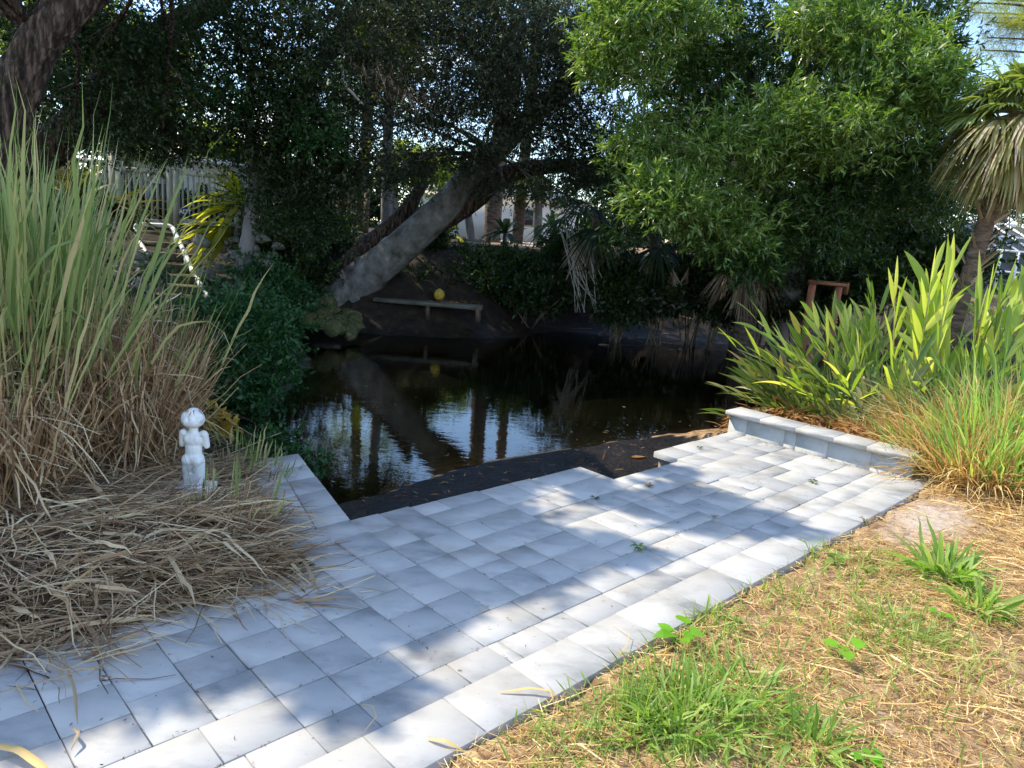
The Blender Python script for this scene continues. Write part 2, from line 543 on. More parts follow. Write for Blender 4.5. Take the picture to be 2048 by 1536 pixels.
def mat_ground():
    m, N, Lk, P = newmat('ground_soil')
    t = N.new('ShaderNodeTexCoord')
    a = N.new('ShaderNodeAttribute')
    a.attribute_name = 'mask'
    sep = N.new('ShaderNodeSeparateColor')
    Lk.new(a.outputs['Color'], sep.inputs['Color'])

    def nz(scale, cols, pos, detail=8):
        n = N.new('ShaderNodeTexNoise')
        n.inputs['Scale'].default_value = scale
        n.inputs['Detail'].default_value = detail
        n.inputs['Roughness'].default_value = .65
        Lk.new(t.outputs['Object'], n.inputs['Vector'])
        r = ramp(N, cols, pos)
        Lk.new(n.outputs['Fac'], r.inputs['Fac'])
        return n, r
    n0, soil = nz(9, [(.10, .05, .025), (.25, .15, .075), (.40, .27, .15), (.50, .40, .27)], [.3, .45, .6, .75])
    n1, sand = nz(7, [(.33, .25, .18), (.45, .36, .28), (.54, .45, .36)], [.3, .5, .7])
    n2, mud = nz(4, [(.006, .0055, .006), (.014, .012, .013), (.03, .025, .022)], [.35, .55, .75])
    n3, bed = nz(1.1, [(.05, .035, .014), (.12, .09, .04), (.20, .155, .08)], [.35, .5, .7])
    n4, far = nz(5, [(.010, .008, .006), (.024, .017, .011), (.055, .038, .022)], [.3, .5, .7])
    cur = soil.outputs['Color']
    # wobble the borders between the soils
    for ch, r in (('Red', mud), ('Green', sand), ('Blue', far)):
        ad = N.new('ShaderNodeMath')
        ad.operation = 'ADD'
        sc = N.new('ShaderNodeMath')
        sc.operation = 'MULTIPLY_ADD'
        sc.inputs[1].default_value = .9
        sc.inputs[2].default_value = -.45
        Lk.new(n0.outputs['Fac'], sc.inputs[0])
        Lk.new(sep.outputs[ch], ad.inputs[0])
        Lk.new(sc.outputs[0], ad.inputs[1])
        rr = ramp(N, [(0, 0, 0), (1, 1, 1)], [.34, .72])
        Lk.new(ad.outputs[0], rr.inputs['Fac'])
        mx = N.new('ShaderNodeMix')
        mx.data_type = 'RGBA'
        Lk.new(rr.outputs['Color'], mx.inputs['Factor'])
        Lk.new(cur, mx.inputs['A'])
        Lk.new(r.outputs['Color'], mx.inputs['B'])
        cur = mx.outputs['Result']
    # canal bed below the water line
    sepx = N.new('ShaderNodeSeparateXYZ')
    Lk.new(t.outputs['Object'], sepx.inputs[0])
    mr = N.new('ShaderNodeMapRange')
    mr.inputs['From Min'].default_value = -.31
    mr.inputs['From Max'].default_value = -.36
    Lk.new(sepx.outputs['Z'], mr.inputs['Value'])
    mx = N.new('ShaderNodeMix')
    mx.data_type = 'RGBA'
    Lk.new(mr.outputs['Result'], mx.inputs['Factor'])
    Lk.new(cur, mx.inputs['A'])
    Lk.new(bed.outputs['Color'], mx.inputs['B'])
    mr2 = N.new('ShaderNodeMapRange')  # deeper bed painted darker, standing in for light absorbed by the water
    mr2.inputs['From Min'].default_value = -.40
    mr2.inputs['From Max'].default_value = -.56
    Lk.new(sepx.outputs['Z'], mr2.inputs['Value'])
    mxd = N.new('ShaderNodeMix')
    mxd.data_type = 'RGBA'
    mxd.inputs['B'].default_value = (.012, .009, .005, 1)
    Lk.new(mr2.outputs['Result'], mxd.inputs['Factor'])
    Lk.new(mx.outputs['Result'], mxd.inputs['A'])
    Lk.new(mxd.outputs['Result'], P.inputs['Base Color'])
    rg = N.new('ShaderNodeMapRange')
    rg.inputs['To Min'].default_value = .92
    rg.inputs['To Max'].default_value = .42
    Lk.new(sep.outputs['Red'], rg.inputs['Value'])
    Lk.new(rg.outputs['Result'], P.inputs['Roughness'])
    P.inputs['Specular IOR Level'].default_value = .3
    b = N.new('ShaderNodeBump')
    b.inputs['Strength'].default_value = .8
    b.inputs['Distance'].default_value = .03
    nb = N.new('ShaderNodeTexNoise')
    nb.inputs['Scale'].default_value = 22
    nb.inputs['Detail'].default_value = 9
    Lk.new(t.outputs['Object'], nb.inputs['Vector'])
    Lk.new(nb.outputs['Fac'], b.inputs['Height'])
    Lk.new(b.outputs['Normal'], P.inputs['Normal'])
    return m


def mat_water():
    m, N, Lk, P = newmat('canal_water')
    N.remove(P)
    fr = N.new('ShaderNodeFresnel')
    fr.inputs['IOR'].default_value = 2.0
    gl = N.new('ShaderNodeBsdfGlossy')
    gl.inputs['Roughness'].default_value = .012
    tr = N.new('ShaderNodeBsdfTransparent')
    tr.inputs['Color'].default_value = (.86, .76, .52, 1)
    t = N.new('ShaderNodeTexCoord')
    mpg = N.new('ShaderNodeMapping')
    mpg.inputs['Scale'].default_value = (1.0, 2.2, 1)
    n = N.new('ShaderNodeTexNoise')
    n.inputs['Scale'].default_value = 5
    n.inputs['Detail'].default_value = 3
    Lk.new(t.outputs['Object'], mpg.inputs['Vector'])
    Lk.new(mpg.outputs['Vector'], n.inputs['Vector'])
    b = N.new('ShaderNodeBump')
    b.inputs['Strength'].default_value = .10
    b.inputs['Distance'].default_value = .012
    Lk.new(n.outputs['Fac'], b.inputs['Height'])
    Lk.new(b.outputs['Normal'], gl.inputs['Normal'])
    Lk.new(b.outputs['Normal'], fr.inputs['Normal'])
    ms = N.new('ShaderNodeMixShader')
    Lk.new(fr.outputs[0], ms.inputs['Fac'])
    Lk.new(tr.outputs[0], ms.inputs[1])
    Lk.new(gl.outputs[0], ms.inputs[2])
    Lk.new(ms.outputs[0], N['Material Output'].inputs['Surface'])
    return m


MAT['ground'] = mat_ground()
MAT['water'] = mat_water()

# ---------------------------------------------------------------- patio frame: s runs along it, t across it (metres)
SC = EYE / 1.55
cy_, sy_ = math.cos(YAW), math.sin(YAW)
PR = np.array([[cy_, -sy_, 0], [sy_, cy_, 0], [0, 0, 1]])


def pw(s, t, z=0.0):
    s, t = s * SC, t * SC
    return np.array([s * cy_ - t * sy_, s * sy_ + t * cy_, z])


def wp(x, y):
    return (x * cy_ + y * sy_) / SC, (-x * sy_ + y * cy_) / SC


# ---------------------------------------------------------------- ground, canal bed, water
WATER = -0.30
SHORE = np.array([(-1.25, 5.35), (-0.8, 5.95), (-0.35, 6.6), (.5, 7.3), (1.3, 7.9), (2.2, 8.55), (3.0, 9.1), (3.6, 10.2), (4.8, 12), (6.3, 14), (7.6, 16), (11, 17), (18, 17.5), (30, 18.5),
                  (30, 24), (18, 23.5), (10, 21.5), (7.8, 18.6), (5.6, 17.2), (3.2, 17.0), (1.0, 17.0), (-.1, 15.2), (-1.3, 14.5), (-2.6, 14.2), (-3.4, 14.1), (-4.3, 14.2), (-3.9, 12.9), (-3.0, 10.6), (-2.75, 8.5), (-2.5, 6.9), (-2.0, 6.2), (-1.5, 5.6)])


def sdist(x, y, poly=SHORE):
    """signed distance, positive outside"""
    d = np.full(x.shape, 1e9)
    inside = np.zeros(x.shape, bool)
    n = len(poly)
    for i in range(n):
        a, b = poly[i], poly[(i + 1) % n]
        ex, ey = b - a
        tt = np.clip(((x - a[0]) * ex + (y - a[1]) * ey) / (ex * ex + ey * ey), 0, 1)
        d = np.minimum(d, np.hypot(x - a[0] - tt * ex, y - a[1] - tt * ey))
        c = ((a[1] > y) != (b[1] > y)) & (x < (b[0] - a[0]) * (y - a[1]) / (b[1] - a[1] + 1e-12) + a[0])
        inside ^= c
    return np.where(inside, -d, d)


def sm(a, b, x):
    t = np.clip((x - a) / (b - a), 0, 1)
    return t * t * (3 - 2 * t)


def wave(x, y, k):
    return (np.sin(x * 1.3 * k + 1.1) * np.cos(y * 1.7 * k + .4) + .6 * np.sin(x * 3.1 * k + y * 2.3 * k) + .4 * np.cos(x * 5.3 * k - y * 4.1 * k)) / 2


def ground_z(x, y):
    x = np.asarray(x, float)
    y = np.asarray(y, float)
    d = sdist(x, y)
    d = d + .07 * wave(x, y, 2.1) * sm(5.7, 6.4, y) + .03 * wave(y, x, 5)
    s, t = wp(x, y)
    farr = sm(12.5, 18.5, y + 0.25 * np.clip(x, -8, 8) * (x < 0) * -0.3)
    lw = sm(-4.2, -6.0, x)
    hout = (1 - lw) * 1.5 * farr + lw * (.05 + 1.38 * np.clip((y - 13.7) / 4.0, 0, 1) ** 1.5)
    hout = hout + .06 * wave(x, y, .8) * sm(4, 8, y)
    right = sm(4.0, 7, x) * sm(5, 7, y) * (1 - sm(11, 14, y)) * .25
    hout = hout + right
    inlet = (t > 2.6) & (s > 1.80 + (t - 3.1) * .27) & (s < 5.85) & (y < 9.5) & (t < 4.6) & (d < 1.6)
    w = 1.0 + 1.6 * farr
    z = np.where(d > 0, WATER + (hout - WATER) * sm(0, 1, d / w), WATER + np.maximum(d * .13, -.55))
    z = np.where(inlet & (d > 0), WATER + .05 * np.minimum(d, 1.2) + (.012 * wave(x, y, 3) + .018 * wave(x, y, 7.3)) * np.minimum(d * 3, 1), z)
    bars = .30 * np.exp(-((x - 1.9) ** 2 / 1.4 + (y - 9.9) ** 2 / .8)) + .3 * np.exp(-((x + 2.2) ** 2 / .25 + (y - 8.6) ** 2 / 1.6)) + .26 * np.exp(-((x - 3.2) ** 2 / 3 + (y - 12.5) ** 2 / .6)) + .2 * np.exp(-((x + 1.2) ** 2 / .5 + (y - 11) ** 2 / .4))
    z = np.where((d < 0) & (z < WATER - .07), np.minimum(z + bars, WATER - .07), z)
    # dug out under the slabs
    under = (t > 1.40) & (t < 3.15) & (s > -3) & (s < 6.1) & (d > 0)
    armz = (t >= 3.05) & (t < 4.3) & (s > 1.5 + (t - 3.1) * .31) & (s < 2.0 + (t - 3.1) * .29)
    z = np.where((under | armz) & ~inlet, np.minimum(z, -.07), z)
    lawn = (t < 1.40) & (y < 9)
    z = np.where(lawn, z + .012 * wave(x, y, 2.2) * np.clip((1.4 - t) * 3, 0, 1) + .004, z)
    return z


def axis(segs):
    out = []
    for a, b, st in segs:
        out += list(np.arange(a, b, st))
    return np.array(out + [segs[-1][1]])


gx = axis([(-260, -60, 40), (-60, -20, 5), (-20, -7, .8), (-7, 9, .11), (9, 20, .8), (20, 60, 5), (60, 260, 40)])
gy = axis([(-60, -4, 8), (-4, 1, .5), (1, 10, .09), (10, 21, .16), (21, 40, 1.2), (40, 80, 5), (80, 500, 60)])
X, Y = np.meshgrid(gx, gy)
Z = ground_z(X, Y)
g = MB()
nx, ny = len(gx), len(gy)
idx = np.arange(nx * ny).reshape(ny, nx)
g.add(np.stack([X, Y, Z], -1).reshape(-1, 3), np.stack([idx[:-1, :-1], idx[:-1, 1:], idx[1:, 1:], idx[1:, :-1]], -1).reshape(-1, 4))
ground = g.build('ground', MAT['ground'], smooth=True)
tag(ground, kind='structure')
S_, T_ = wp(X, Y)
D_ = sdist(X, Y)
mudm = np.clip(1 - D_ / 1.1, 0, 1) * (Y > 9) + ((T_ > 2.6) & (S_ > 1.8) & (S_ < 5.9) & (Y < 9.6) & (D_ > 0)) * 1.0
PC = onz(1800, 1020, 0)
PS, PT = wp(PC[0], PC[1])
S_, T_ = wp(X, Y)
patch = np.exp(-(((S_ - PS) / .75) ** 2 + ((T_ - 1.18) / .26) ** 2)) * .85
sandm = np.maximum(patch, sm(20.5, 24, Y) * (1 - sm(34, 50, Y)) * (1 - sm(3, 6, X)) * .95)
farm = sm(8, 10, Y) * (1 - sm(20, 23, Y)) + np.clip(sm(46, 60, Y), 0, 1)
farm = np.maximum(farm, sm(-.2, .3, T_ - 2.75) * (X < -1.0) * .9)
ca = ground.data.attributes.new('mask', 'FLOAT_COLOR', 'POINT')
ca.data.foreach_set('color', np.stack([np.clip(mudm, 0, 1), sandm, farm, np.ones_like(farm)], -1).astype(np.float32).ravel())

wb = MB()
wx, wy = np.meshgrid(np.linspace(-6, 31, 20), np.linspace(4.9, 25, 14))
ii = np.arange(280).reshape(14, 20)
wb.add(np.stack([wx, wy, np.full_like(wx, WATER)], -1).reshape(-1, 3), np.stack([ii[:-1, :-1], ii[:-1, 1:], ii[1:, 1:], ii[1:, :-1]], -1).reshape(-1, 4))
tag(wb.build('water', MAT['water'], smooth=True), kind='structure')

# ---------------------------------------------------------------- patio of stone slabs
U = .0628
GAP = .0055
pv = MB()
ptop = 0.0


def slab(s0, s1, t0, t1, z=0.0, th=.055, skew=None):
    a = rng.normal(0, .0016)
    e = GAP / 2 * rng.uniform(.6, 1.3) / SC
    c = [(s0 + e, t0 + e), (s1 - e, t0 + e), (s1 - e, t1 - e), (s0 + e, t1 - e)]
    if skew:
        c = [skew(*q) for q in c]
    slabq(c, z + a, th)


def slabq(c, z, th, bev=.002):
    P = np.array([pw(q[0], q[1]) for q in c])
    m = P.mean(0)
    inn = P + (m - P) * (bev / np.linalg.norm(P - m, axis=1))[:, None] * 1.4
    tilt = rng.normal(0, .0012, 4)
    V = np.vstack([P + [0, 0, z - th], P + [0, 0, z - bev], inn + [0, 0, z]])
    V[4:8, 2] += tilt
    V[8:, 2] += tilt
    Fc = [[8, 9, 10, 11]]
    for i in range(4):
        j = (i + 1) % 4
        Fc += [[i, j, 4 + j, 4 + i], [4 + i, 4 + j, 8 + j, 8 + i]]
    pv.add(V, np.array(Fc))


# front border course, a touch higher
s = -2.6
while s < 6.15:
    w = rng.choice([.31, .37, .37])
    slab(s, min(s + w, 6.2), 1.41, 1.635, z=.016, th=.10)
    s += w


def course(s0, s1, t0, t1, ws, z=0):
    s = s0
    while s < s1 - .02:
        w = ws[0] if len(ws) == 1 else rng.choice(ws)
        if s1 - s - w < .12:
            w = s1 - s
        slab(s, s + w, t0, t1, z)
        s += w


seq = [.44, .81, 1.0, 1.19, 1.56, 1.76, 1.82, 2.01, 2.19, 2.45, 2.88, 3.10, 3.29, 3.47, 3.80, 4.01, 4.25, 4.44, 4.75]
course(-2.6, .44, 1.635, 1.79, [.25, .31, .38])
for a, b in zip(seq, seq[1:]):
    slab(a, b, 1.635, 1.79)
course(4.75, 5.69, 1.635, 1.79, [.19, .31])
seq = [.43, .75, 1.0, 1.19, 1.44, 1.75, 2.07, 2.46, 2.70, 3.02]
course(-2.6, .43, 1.79, 1.98, [.25, .31, .38])
for a, b in zip(seq, seq[1:]):
    slab(a, b, 1.79, 1.98)
course(3.02, 5.69, 1.79, 1.98, [.19, .31, .37])


def tmax(s):
    if s < 1.19:
        return 2.70 if s > .3 else 2.78
    if s < 1.56:
        return 2.74
    if s < 1.97:
        return 3.10
    if s < 3.76:
        return 3.10 - (s - 1.97) * .03
    if s < 4.56:
        return 2.755
    return 3.0


cols = {.43: [2.17, 2.36, 2.61], .62: [1.98, 2.23, 2.54], .81: [2.17, 2.36, 2.54], 1.0: [2.17, 2.36, 2.54], 1.19: [2.16, 2.35, 2.54], 1.375: [2.29, 2.52], 1.565: [2.16, 2.35, 2.53, 2.88],
        1.755: [2.17, 2.48, 2.69, 2.90], 1.95: [2.31, 2.49, 2.70, 2.90], 2.14: [2.19, 2.31, 2.50, 2.70], 2.335: [2.19, 2.50, 2.69]}
edges = [.43, .62, .81, 1.0, 1.19, 1.375, 1.565, 1.755, 1.95, 2.14, 2.335]
e2 = list(np.arange(2.525, 5.6, .19)) + [5.69]
def columns(es, known):
    for a, b in zip(es, es[1:]):
        top = tmax((a + b) / 2)
        if b > 3.76 and a < 3.76:
            top = 2.755
        js = [q for k in cols if abs(k - a) < .01 for q in cols[k] if q > 1.99 and q < top - .04]
        ts = [1.98] + js + [top]
        for t0, t1 in zip(ts, ts[1:]):
            slab(a, b, t0, t1, .014 if (abs(a - 1.755) < .01 and abs(t0 - 2.69) < .01) else 0)


columns(edges, True)


def pair(a, m, b):
    ta, tb = tmax((a + m) / 2), tmax((m + b) / 2)
    top = min(ta, tb)
    t = 1.98 + (rng.choice([0, .125]) if rng.uniform() < .5 else 0)
    if t > 1.98:
        slab(a, b, 1.98, t)
    while t < top - .01:
        h = rng.choice([.19, .19, .31, .25])
        if top - t - h < .12:
            h = top - t
        k = rng.uniform()
        if k < .34 and h < .26:
            slab(a, b, t, t + h)
        elif k < .6 and h > .3:
            f = rng.choice([.125, .19])
            slab(a, m, t, t + h)
            slab(m, b, t, t + f)
            slab(m, b, t + f, t + h)
        else:
            slab(a, m, t, t + h)
            slab(m, b, t, t + h)
        t += h
    for lo, hi, tt in ((a, m, ta), (m, b, tb)):
        if tt > top + .05:
            slab(lo, hi, top, tt)


x = 2.335
while x < 5.6:
    w1, w2 = rng.choice([.19, .19, .25]), rng.choice([.19, .31])
    if 5.69 - x - w1 - w2 < .25:
        w1 = w2 = (5.69 - x) / 2
    for lim in (3.76, 4.56):
        if x < lim - .02 and x + w1 + w2 > lim + .001:
            w1 = w2 = (lim - x) / 2
    pair(x, x + w1, x + w1 + w2)
    x += w1 + w2
x = .43
for k in range(9):
    w1, w2 = rng.choice([.19, .31]), rng.choice([.19, .25])
    pair(x - w1 - w2, x - w2, x)
    x -= w1 + w2
# slanting arm on the left of the inlet
for k in range(5):
    t0, t1 = 3.105 + k * .225, 3.105 + (k + 1) * .225
    f0, f1 = (t0 - 3.1) / 1.1, (t1 - 3.1) / 1.1
    l0, l1, r0, r1 = 1.575 + f0 * .34, 1.575 + f1 * .34, 1.968 + f0 * .29, 1.968 + f1 * .29
    m0, m1 = (l0 + r0) / 2, (l1 + r1) / 2
    e = .003
    slabq([(l0, t0 + e), (m0 - e, t0 + e), (m1 - e, t1 - e), (l1, t1 - e)], rng.normal(0, .0015), .055)
    o = .11 if k < 4 else .06
    if k == 0:
        slabq([(m0 + e, t0 + e), (r0, t0 + e), (r1, t1 - e), (m1 + e, t1 - e)], 0, .055)
    else:
        slabq([(m0 + e, t0 + e), (r0, t0 + e), (r1, t1 - e), (m1 + e, t1 - e)], rng.normal(0, .0015), .055)
patio = pv.build('patio', MAT['paver'])
tag(patio, kind='structure')

# footing under the slabs, set back from their edge
ft = MB()


def prism(mb, poly, z0, z1, mi=0):
    n = len(poly)
    P = np.array([pw(*q) for q in poly])
    V = np.vstack([P + [0, 0, z0], P + [0, 0, z1]])
    b = mb.n
    mb.V.append(V)
    mb.n += 2 * n
    mb.F.append(np.array([list(range(n, 2 * n))]) + b)
    mb.F.append(np.array([[i, (i + 1) % n, n + (i + 1) % n, n + i] for i in range(n)]) + b)
    mb.mi += [mi] * (n + 1)


prism(ft, [(-2.6, 1.43), (6.15, 1.43), (6.15, 1.64), (5.70, 1.66), (5.70, 2.97), (4.60, 2.97), (4.60, 2.735), (3.735, 2.735), (3.735, 3.02), (1.99, 3.075), (1.60, 3.08), (1.53, 2.72), (-2.6, 2.72)], -.55, -.056)
prism(ft, [(1.61, 3.09), (1.95, 3.09), (2.235, 4.20), (1.93, 4.20)], -.55, -.0565)
tag(ft.build('patio_footing', MAT['concrete']), kind='structure')
jt = MB()
for k in range(0):
    pass
prism(jt, [(-2.6, 1.44), (5.70, 1.44), (5.70, 2.96), (4.61, 2.96), (4.61, 2.73), (3.73, 2.73), (3.73, 3.01), (1.99, 3.07), (1.61, 3.07), (1.54, 2.70), (-2.6, 2.70)], -.05, -.012)
prism(jt, [(1.62, 3.095), (1.94, 3.095), (2.225, 4.19), (1.94, 4.19)], -.05, -.0125)
tag(jt.build('joint_sand', MAT['joint']), kind='structure')

# ---------------------------------------------------------------- low retaining wall on the right
wall = thing('retaining_wall', 'low grey stone garden wall with flat cap along the right end of the patio', 'garden wall', tuple(pw(5.7, 2.3)))
wz = .175
cuts = [1.55, 1.83, 2.16, 2.42, 2.52, 2.86, 3.03]
for a, b in zip(cuts, cuts[1:]):
    m_ = MB()
    jit = rng.normal(0, .002)
    P4 = [pw(5.705 + jit, a + .002), pw(5.90, a + .002), pw(5.90, b - .002), pw(5.705 + jit, b - .002)]
    V = np.vstack([np.array(P4) + [0, 0, -.30], np.array(P4) + [0, 0, wz]])
    m_.add(V, np.array([[0, 1, 5, 4], [1, 2, 6, 5], [2, 3, 7, 6], [3, 0, 4, 7], [4, 5, 6, 7]]))
    m_.build('wall_block', MAT['wallstone'], wall)
a = 1.56
while a < 3.04:
    b = min(a + rng.choice([.25, .31]), 3.06)
    if 3.06 - b < .1:
        b = 3.06
    m_ = MB()
    c = [pw(5.675, a + .002), pw(5.93, a + .002), pw(5.93, b - .002), pw(5.675, b - .002)]
    c = np.array(c)
    z0 = wz + .002 + rng.normal(0, .001)
    inn = c + (c.mean(0) - c) * .03
    V = np.vstack([c + [0, 0, z0], c + [0, 0, z0 + .042], inn + [0, 0, z0 + .047]])
    Fc = [[8, 9, 10, 11], [3, 2, 1, 0]]
    for i in range(4):
        j = (i + 1) % 4
        Fc += [[i, j, 4 + j, 4 + i], [4 + i, 4 + j, 8 + j, 8 + i]]
    m_.add(V, np.array(Fc))
    m_.build('cap_stone', MAT['paver'], wall)
    a = b

# ---------------------------------------------------------------- tree builders
DENS = 2.1


def blob_sprigs(blobs, per, sl, spread=.55, up=.15):
    """blobs: (centre, radius (3), clumps, sprigs per clump, clump size) -> leaf bases and directions"""
    Bs, Ds = [], []
    for c, r, nc, ns, cs in blobs:
        nc = int(nc * DENS)
        c = np.asarray(c, float)
        r = np.broadcast_to(np.asarray(r, float), (3,))
        u = nrm(rng.normal(0, 1, (nc, 3)))
        q = c + u * r * (rng.uniform(.25, 1, (nc, 1)) ** .6)
        size = cs * rng.uniform(.6, 1.35, (nc, 1))
        cen = np.repeat(q, ns, 0)
        off = rng.normal(0, 1, (nc * ns, 3)) * np.repeat(size, ns, 0) * [1, 1, .7]
        pos = cen + off
        d = nrm(off * 1.2 / (np.linalg.norm(off, axis=1, keepdims=True) + .02) + rng.normal(0, .55, off.shape) + UP * up)
        k = np.arange(per)
        L = sl * rng.uniform(.6, 1.2, (len(pos), 1, 1))
        base = pos[:, None] + d[:, None] * L * ((k + .3) / per)[None, :, None]
        dd = nrm(d[:, None] * .75 + rng.normal(0, spread, base.shape))
        Bs.append(base.reshape(-1, 3))
        Ds.append(dd.reshape(-1, 3))
    return np.concatenate(Bs), np.concatenate(Ds)


def crown(parent, blobs, mat, L, W, per=9, sl=.25, spread=.55, up=.15, name='crown', label=None):
    B, D = blob_sprigs(blobs, per, sl, spread, up)
    n = len(B)
    m_ = MB()
    m_.add(*leaves(B, D, L * rng.uniform(.6, 1.25, n), W * rng.uniform(.7, 1.25, n)))
    return m_.build(name, mat, parent, label=label)


def limbs(parent, start, blobs, mat, r0=.06, name='branches', sag=.15):
    m_ = MB()
    for c, r, nc, ns, cs in blobs:
        c = np.asarray(c, float)
        rr = np.broadcast_to(np.asarray(r, float), (3,))
        st = np.asarray(start[int(rng.integers(len(start)))] if np.ndim(start) == 2 else start, float)
        if np.ndim(start) == 2:
            st = start[np.argmin(np.linalg.norm(np.asarray(start) - c, axis=1))]
        mid = (st + c) / 2 + rng.normal(0, .15, 3) + UP * sag
        add_tube(m_, [st, mid, c], [r0, r0 * .6, r0 * .25], 6, 4, .05)
        for k in range(5):
            e = c + nrm(rng.normal(0, 1, 3)) * rr * .85
            s0 = mid + (c - mid) * rng.uniform(.2, 1)
            add_tube(m_, [s0, (s0 + e) / 2 + rng.normal(0, .08, 3), e], [r0 * .35, r0 * .2, r0 * .06], 5, 3)
    return m_.build(name, mat, parent, smooth=True)


def trunk(parent, pts, rad, mat, name='trunk', ns=16, rough=.035, label=None):
    m_ = MB()
    add_tube(m_, pts, rad, ns, 7, rough)
    return m_.build(name, mat, parent, smooth=True, label=label)


def A(*a):
    return [at(*q) for q in a]


SHX = SUN_AZ / math.tan(SUN_EL)


def over(x, y, h):
    """canopy point at height h whose shadow falls on (x, y)"""
    return np.array([x + SHX[0] * h, y + SHX[1] * h, h])


# ---- big rough-barked tree at the far left, unseen boughs added over the patio to shape its shade
T = thing('oak_tree', 'thick rough-barked oak leaning in from the left edge above the reeds', 'tree', (-6.4, 7.2, .1))
trunk(T, [np.array([-6.6, 7.1, -.2])] + A((-70, 420, 7.3), (-20, 300, 7.4), (30, 190, 7.5), (85, 75, 7.6), (165, -10, 7.8), (290, -120, 8.2), (470, -330, 8.6)),
      [.32, .26, .22, .20, .19, .18, .16, .13], MAT['bark_rough'], ns=28, rough=.05)
dirv, nv = np.array([.73, .68]), np.array([-.68, .73])
sh = []
# the edge of the shade on the slabs, walked from front left to the notch of the inlet
edge = np.array([onz(u, v, 0)[:2] for u, v in ((-60, 1540), (110, 1485), (330, 1398), (560, 1352), (740, 1305), (840, 1275), (985, 1200), (1110, 1160), (1180, 1110), (1110, 1050), (1060, 985), (1060, 940))])
el_ = np.concatenate([[0], np.cumsum(np.linalg.norm(np.diff(edge, axis=0), axis=1))])
for k in range(int(el_[-1] / .3) + 1):
    f = k * .3 + rng.normal(0, .03)
    q0 = np.array([np.interp(f, el_, edge[:, 0]), np.interp(f, el_, edge[:, 1])])
    q1 = np.array([np.interp(f + .1, el_, edge[:, 0]), np.interp(f + .1, el_, edge[:, 1])])
    tn = (q1 - q0) / max(np.linalg.norm(q1 - q0), 1e-6)
    nn_ = np.array([-tn[1], tn[0]]) if np.linalg.norm(q1 - q0) > 1e-6 else nv
    q = q0 + nn_ * (.40 + (.06 if k % 2 else 0))
    sh.append((over(q[0], q[1], 6.3 + rng.normal(0, .15)), (.2, .2, .15), 12, 18, .08))
for y in np.arange(2.4, 8.2, .62):
    for x in np.arange(-5.2, 1.0, .62):
        q = np.array([x, y]) + rng.normal(0, .08, 2)
        dd_ = -sdist(np.array([q[0]]), np.array([q[1]]), np.vstack([edge, [[.9, 8.5], [-6, 8.5], [-6, 1]]]))[0]
        if dd_ > .62:
            sh.append((over(q[0], q[1], 6.6 + rng.normal(0, .3)), (.42, .42, .25), 16, 22, .13))
for u, v, r in ((1390, 1035, .16), (1470, 1038, .2), (1540, 1050, .14), (1430, 1005, .12), (1360, 985, .10), (1230, 1000, .10), (1235, 1100, .03), (1330, 940, .06), (700, 1372, .02), (1140, 960, .06)):
    q = onz(u, v, 0)
    sh.append((over(q[0], q[1], 6.6), (r, r, .12), 5, 12, .05))
visl = [(a_, b_, int(c_ * .5), d_, e_) for a_, b_, c_, d_, e_ in [(at(60, 20, 10.5), (1.1, .9, .8), 22, 14, .22), (at(200, 110, 11), (1.2, .9, .8), 26, 14, .22), (at(330, 60, 11.5), (1.2, .9, .7), 26, 14, .22),
        (at(150, 240, 11), (.9, .8, .6), 16, 13, .22), (at(480, -30, 11.5), (1.3, .9, .8), 24, 14, .24), (at(330, 220, 11.6), (1.2, .8, .5), 24, 14, .22)]]
crown(T, sh, MAT['oak'], .11, .055, 8, .16, name='crown', label='unseen boughs added over the patio to shade it')
crown(T, visl, MAT['oak'], .075, .033, 9, .22, name='crown')
top = at(470, -330, 8.6)
limbs(T, np.array([top, at(290, -120, 8.2), at(85, 75, 7.6)]), visl + sh[::3], MAT['bark_rough'], .05)

# ---- second oak behind it
T = thing('oak_tree', 'dark oak behind the strap-leaved plants, one limb slanting up over the gate', 'tree', tuple(at(20, 470, 13.5) * [1, 1, 0] + [0, 0, .8]))
trunk(T, A((-60, 420, 12.5), (30, 335, 12.6), (110, 285, 12.7), (165, 235, 12.9), (240, 140, 13.2), (310, 80, 13.5), (400, 20, 13.8), (520, -60, 14)),
      [.42, .36, .33, .30, .30, .24, .20, .14], MAT['bark_rough'])
trunk(T, A((15, 520, 13.2), (20, 430, 12.8), (30, 340, 12.6)), [.28, .26, .22], MAT['bark_rough'])
bl = [(at(430, 130, 12.8), (1.4, .9, 1.0), 40, 15, .22), (at(560, 60, 13), (1.3, .9, 1.1), 40, 15, .22), (at(560, 210, 12.6), (1.2, .9, .8), 34, 15, .22),
      (at(400, 270, 13.2), (1.4, .8, .4), 26, 13, .2), (at(600, 330, 12.8), (.9, .7, .7), 24, 14, .2), (at(220, 200, 14.2), (1.3, .8, .9), 24, 14, .22),
      (at(80, 130, 14.5), (1.5, .8, 1.2), 26, 14, .24), (at(300, 290, 13.4), (.9, .6, .22), 14, 12, .16),
      (at(640, 130, 14.4), (1.5, .9, 1.3), 34, 14, .24)]
crown(T, bl, MAT['oak'], .07, .032, 9, .2)
crown(T, [(at(250, 90, 11.9), (.7, .4, .35), 12, 13, .14), (at(150, 40, 12), (.6, .4, .35), 10, 13, .14), (at(430, 200, 11.9), (.5, .3, .3), 8, 12, .13), (at(120, 160, 11.8), (.4, .3, .35), 7, 12, .13), (at(620, 270, 11.9), (.5, .3, .3), 7, 12, .13)], MAT['shrub'], .09, .035, 8, .2, label='front leaf sprays of the crown, sunlight put into their brighter green')  # sunlit clusters painted with a brighter leaf; boughs above block the sun
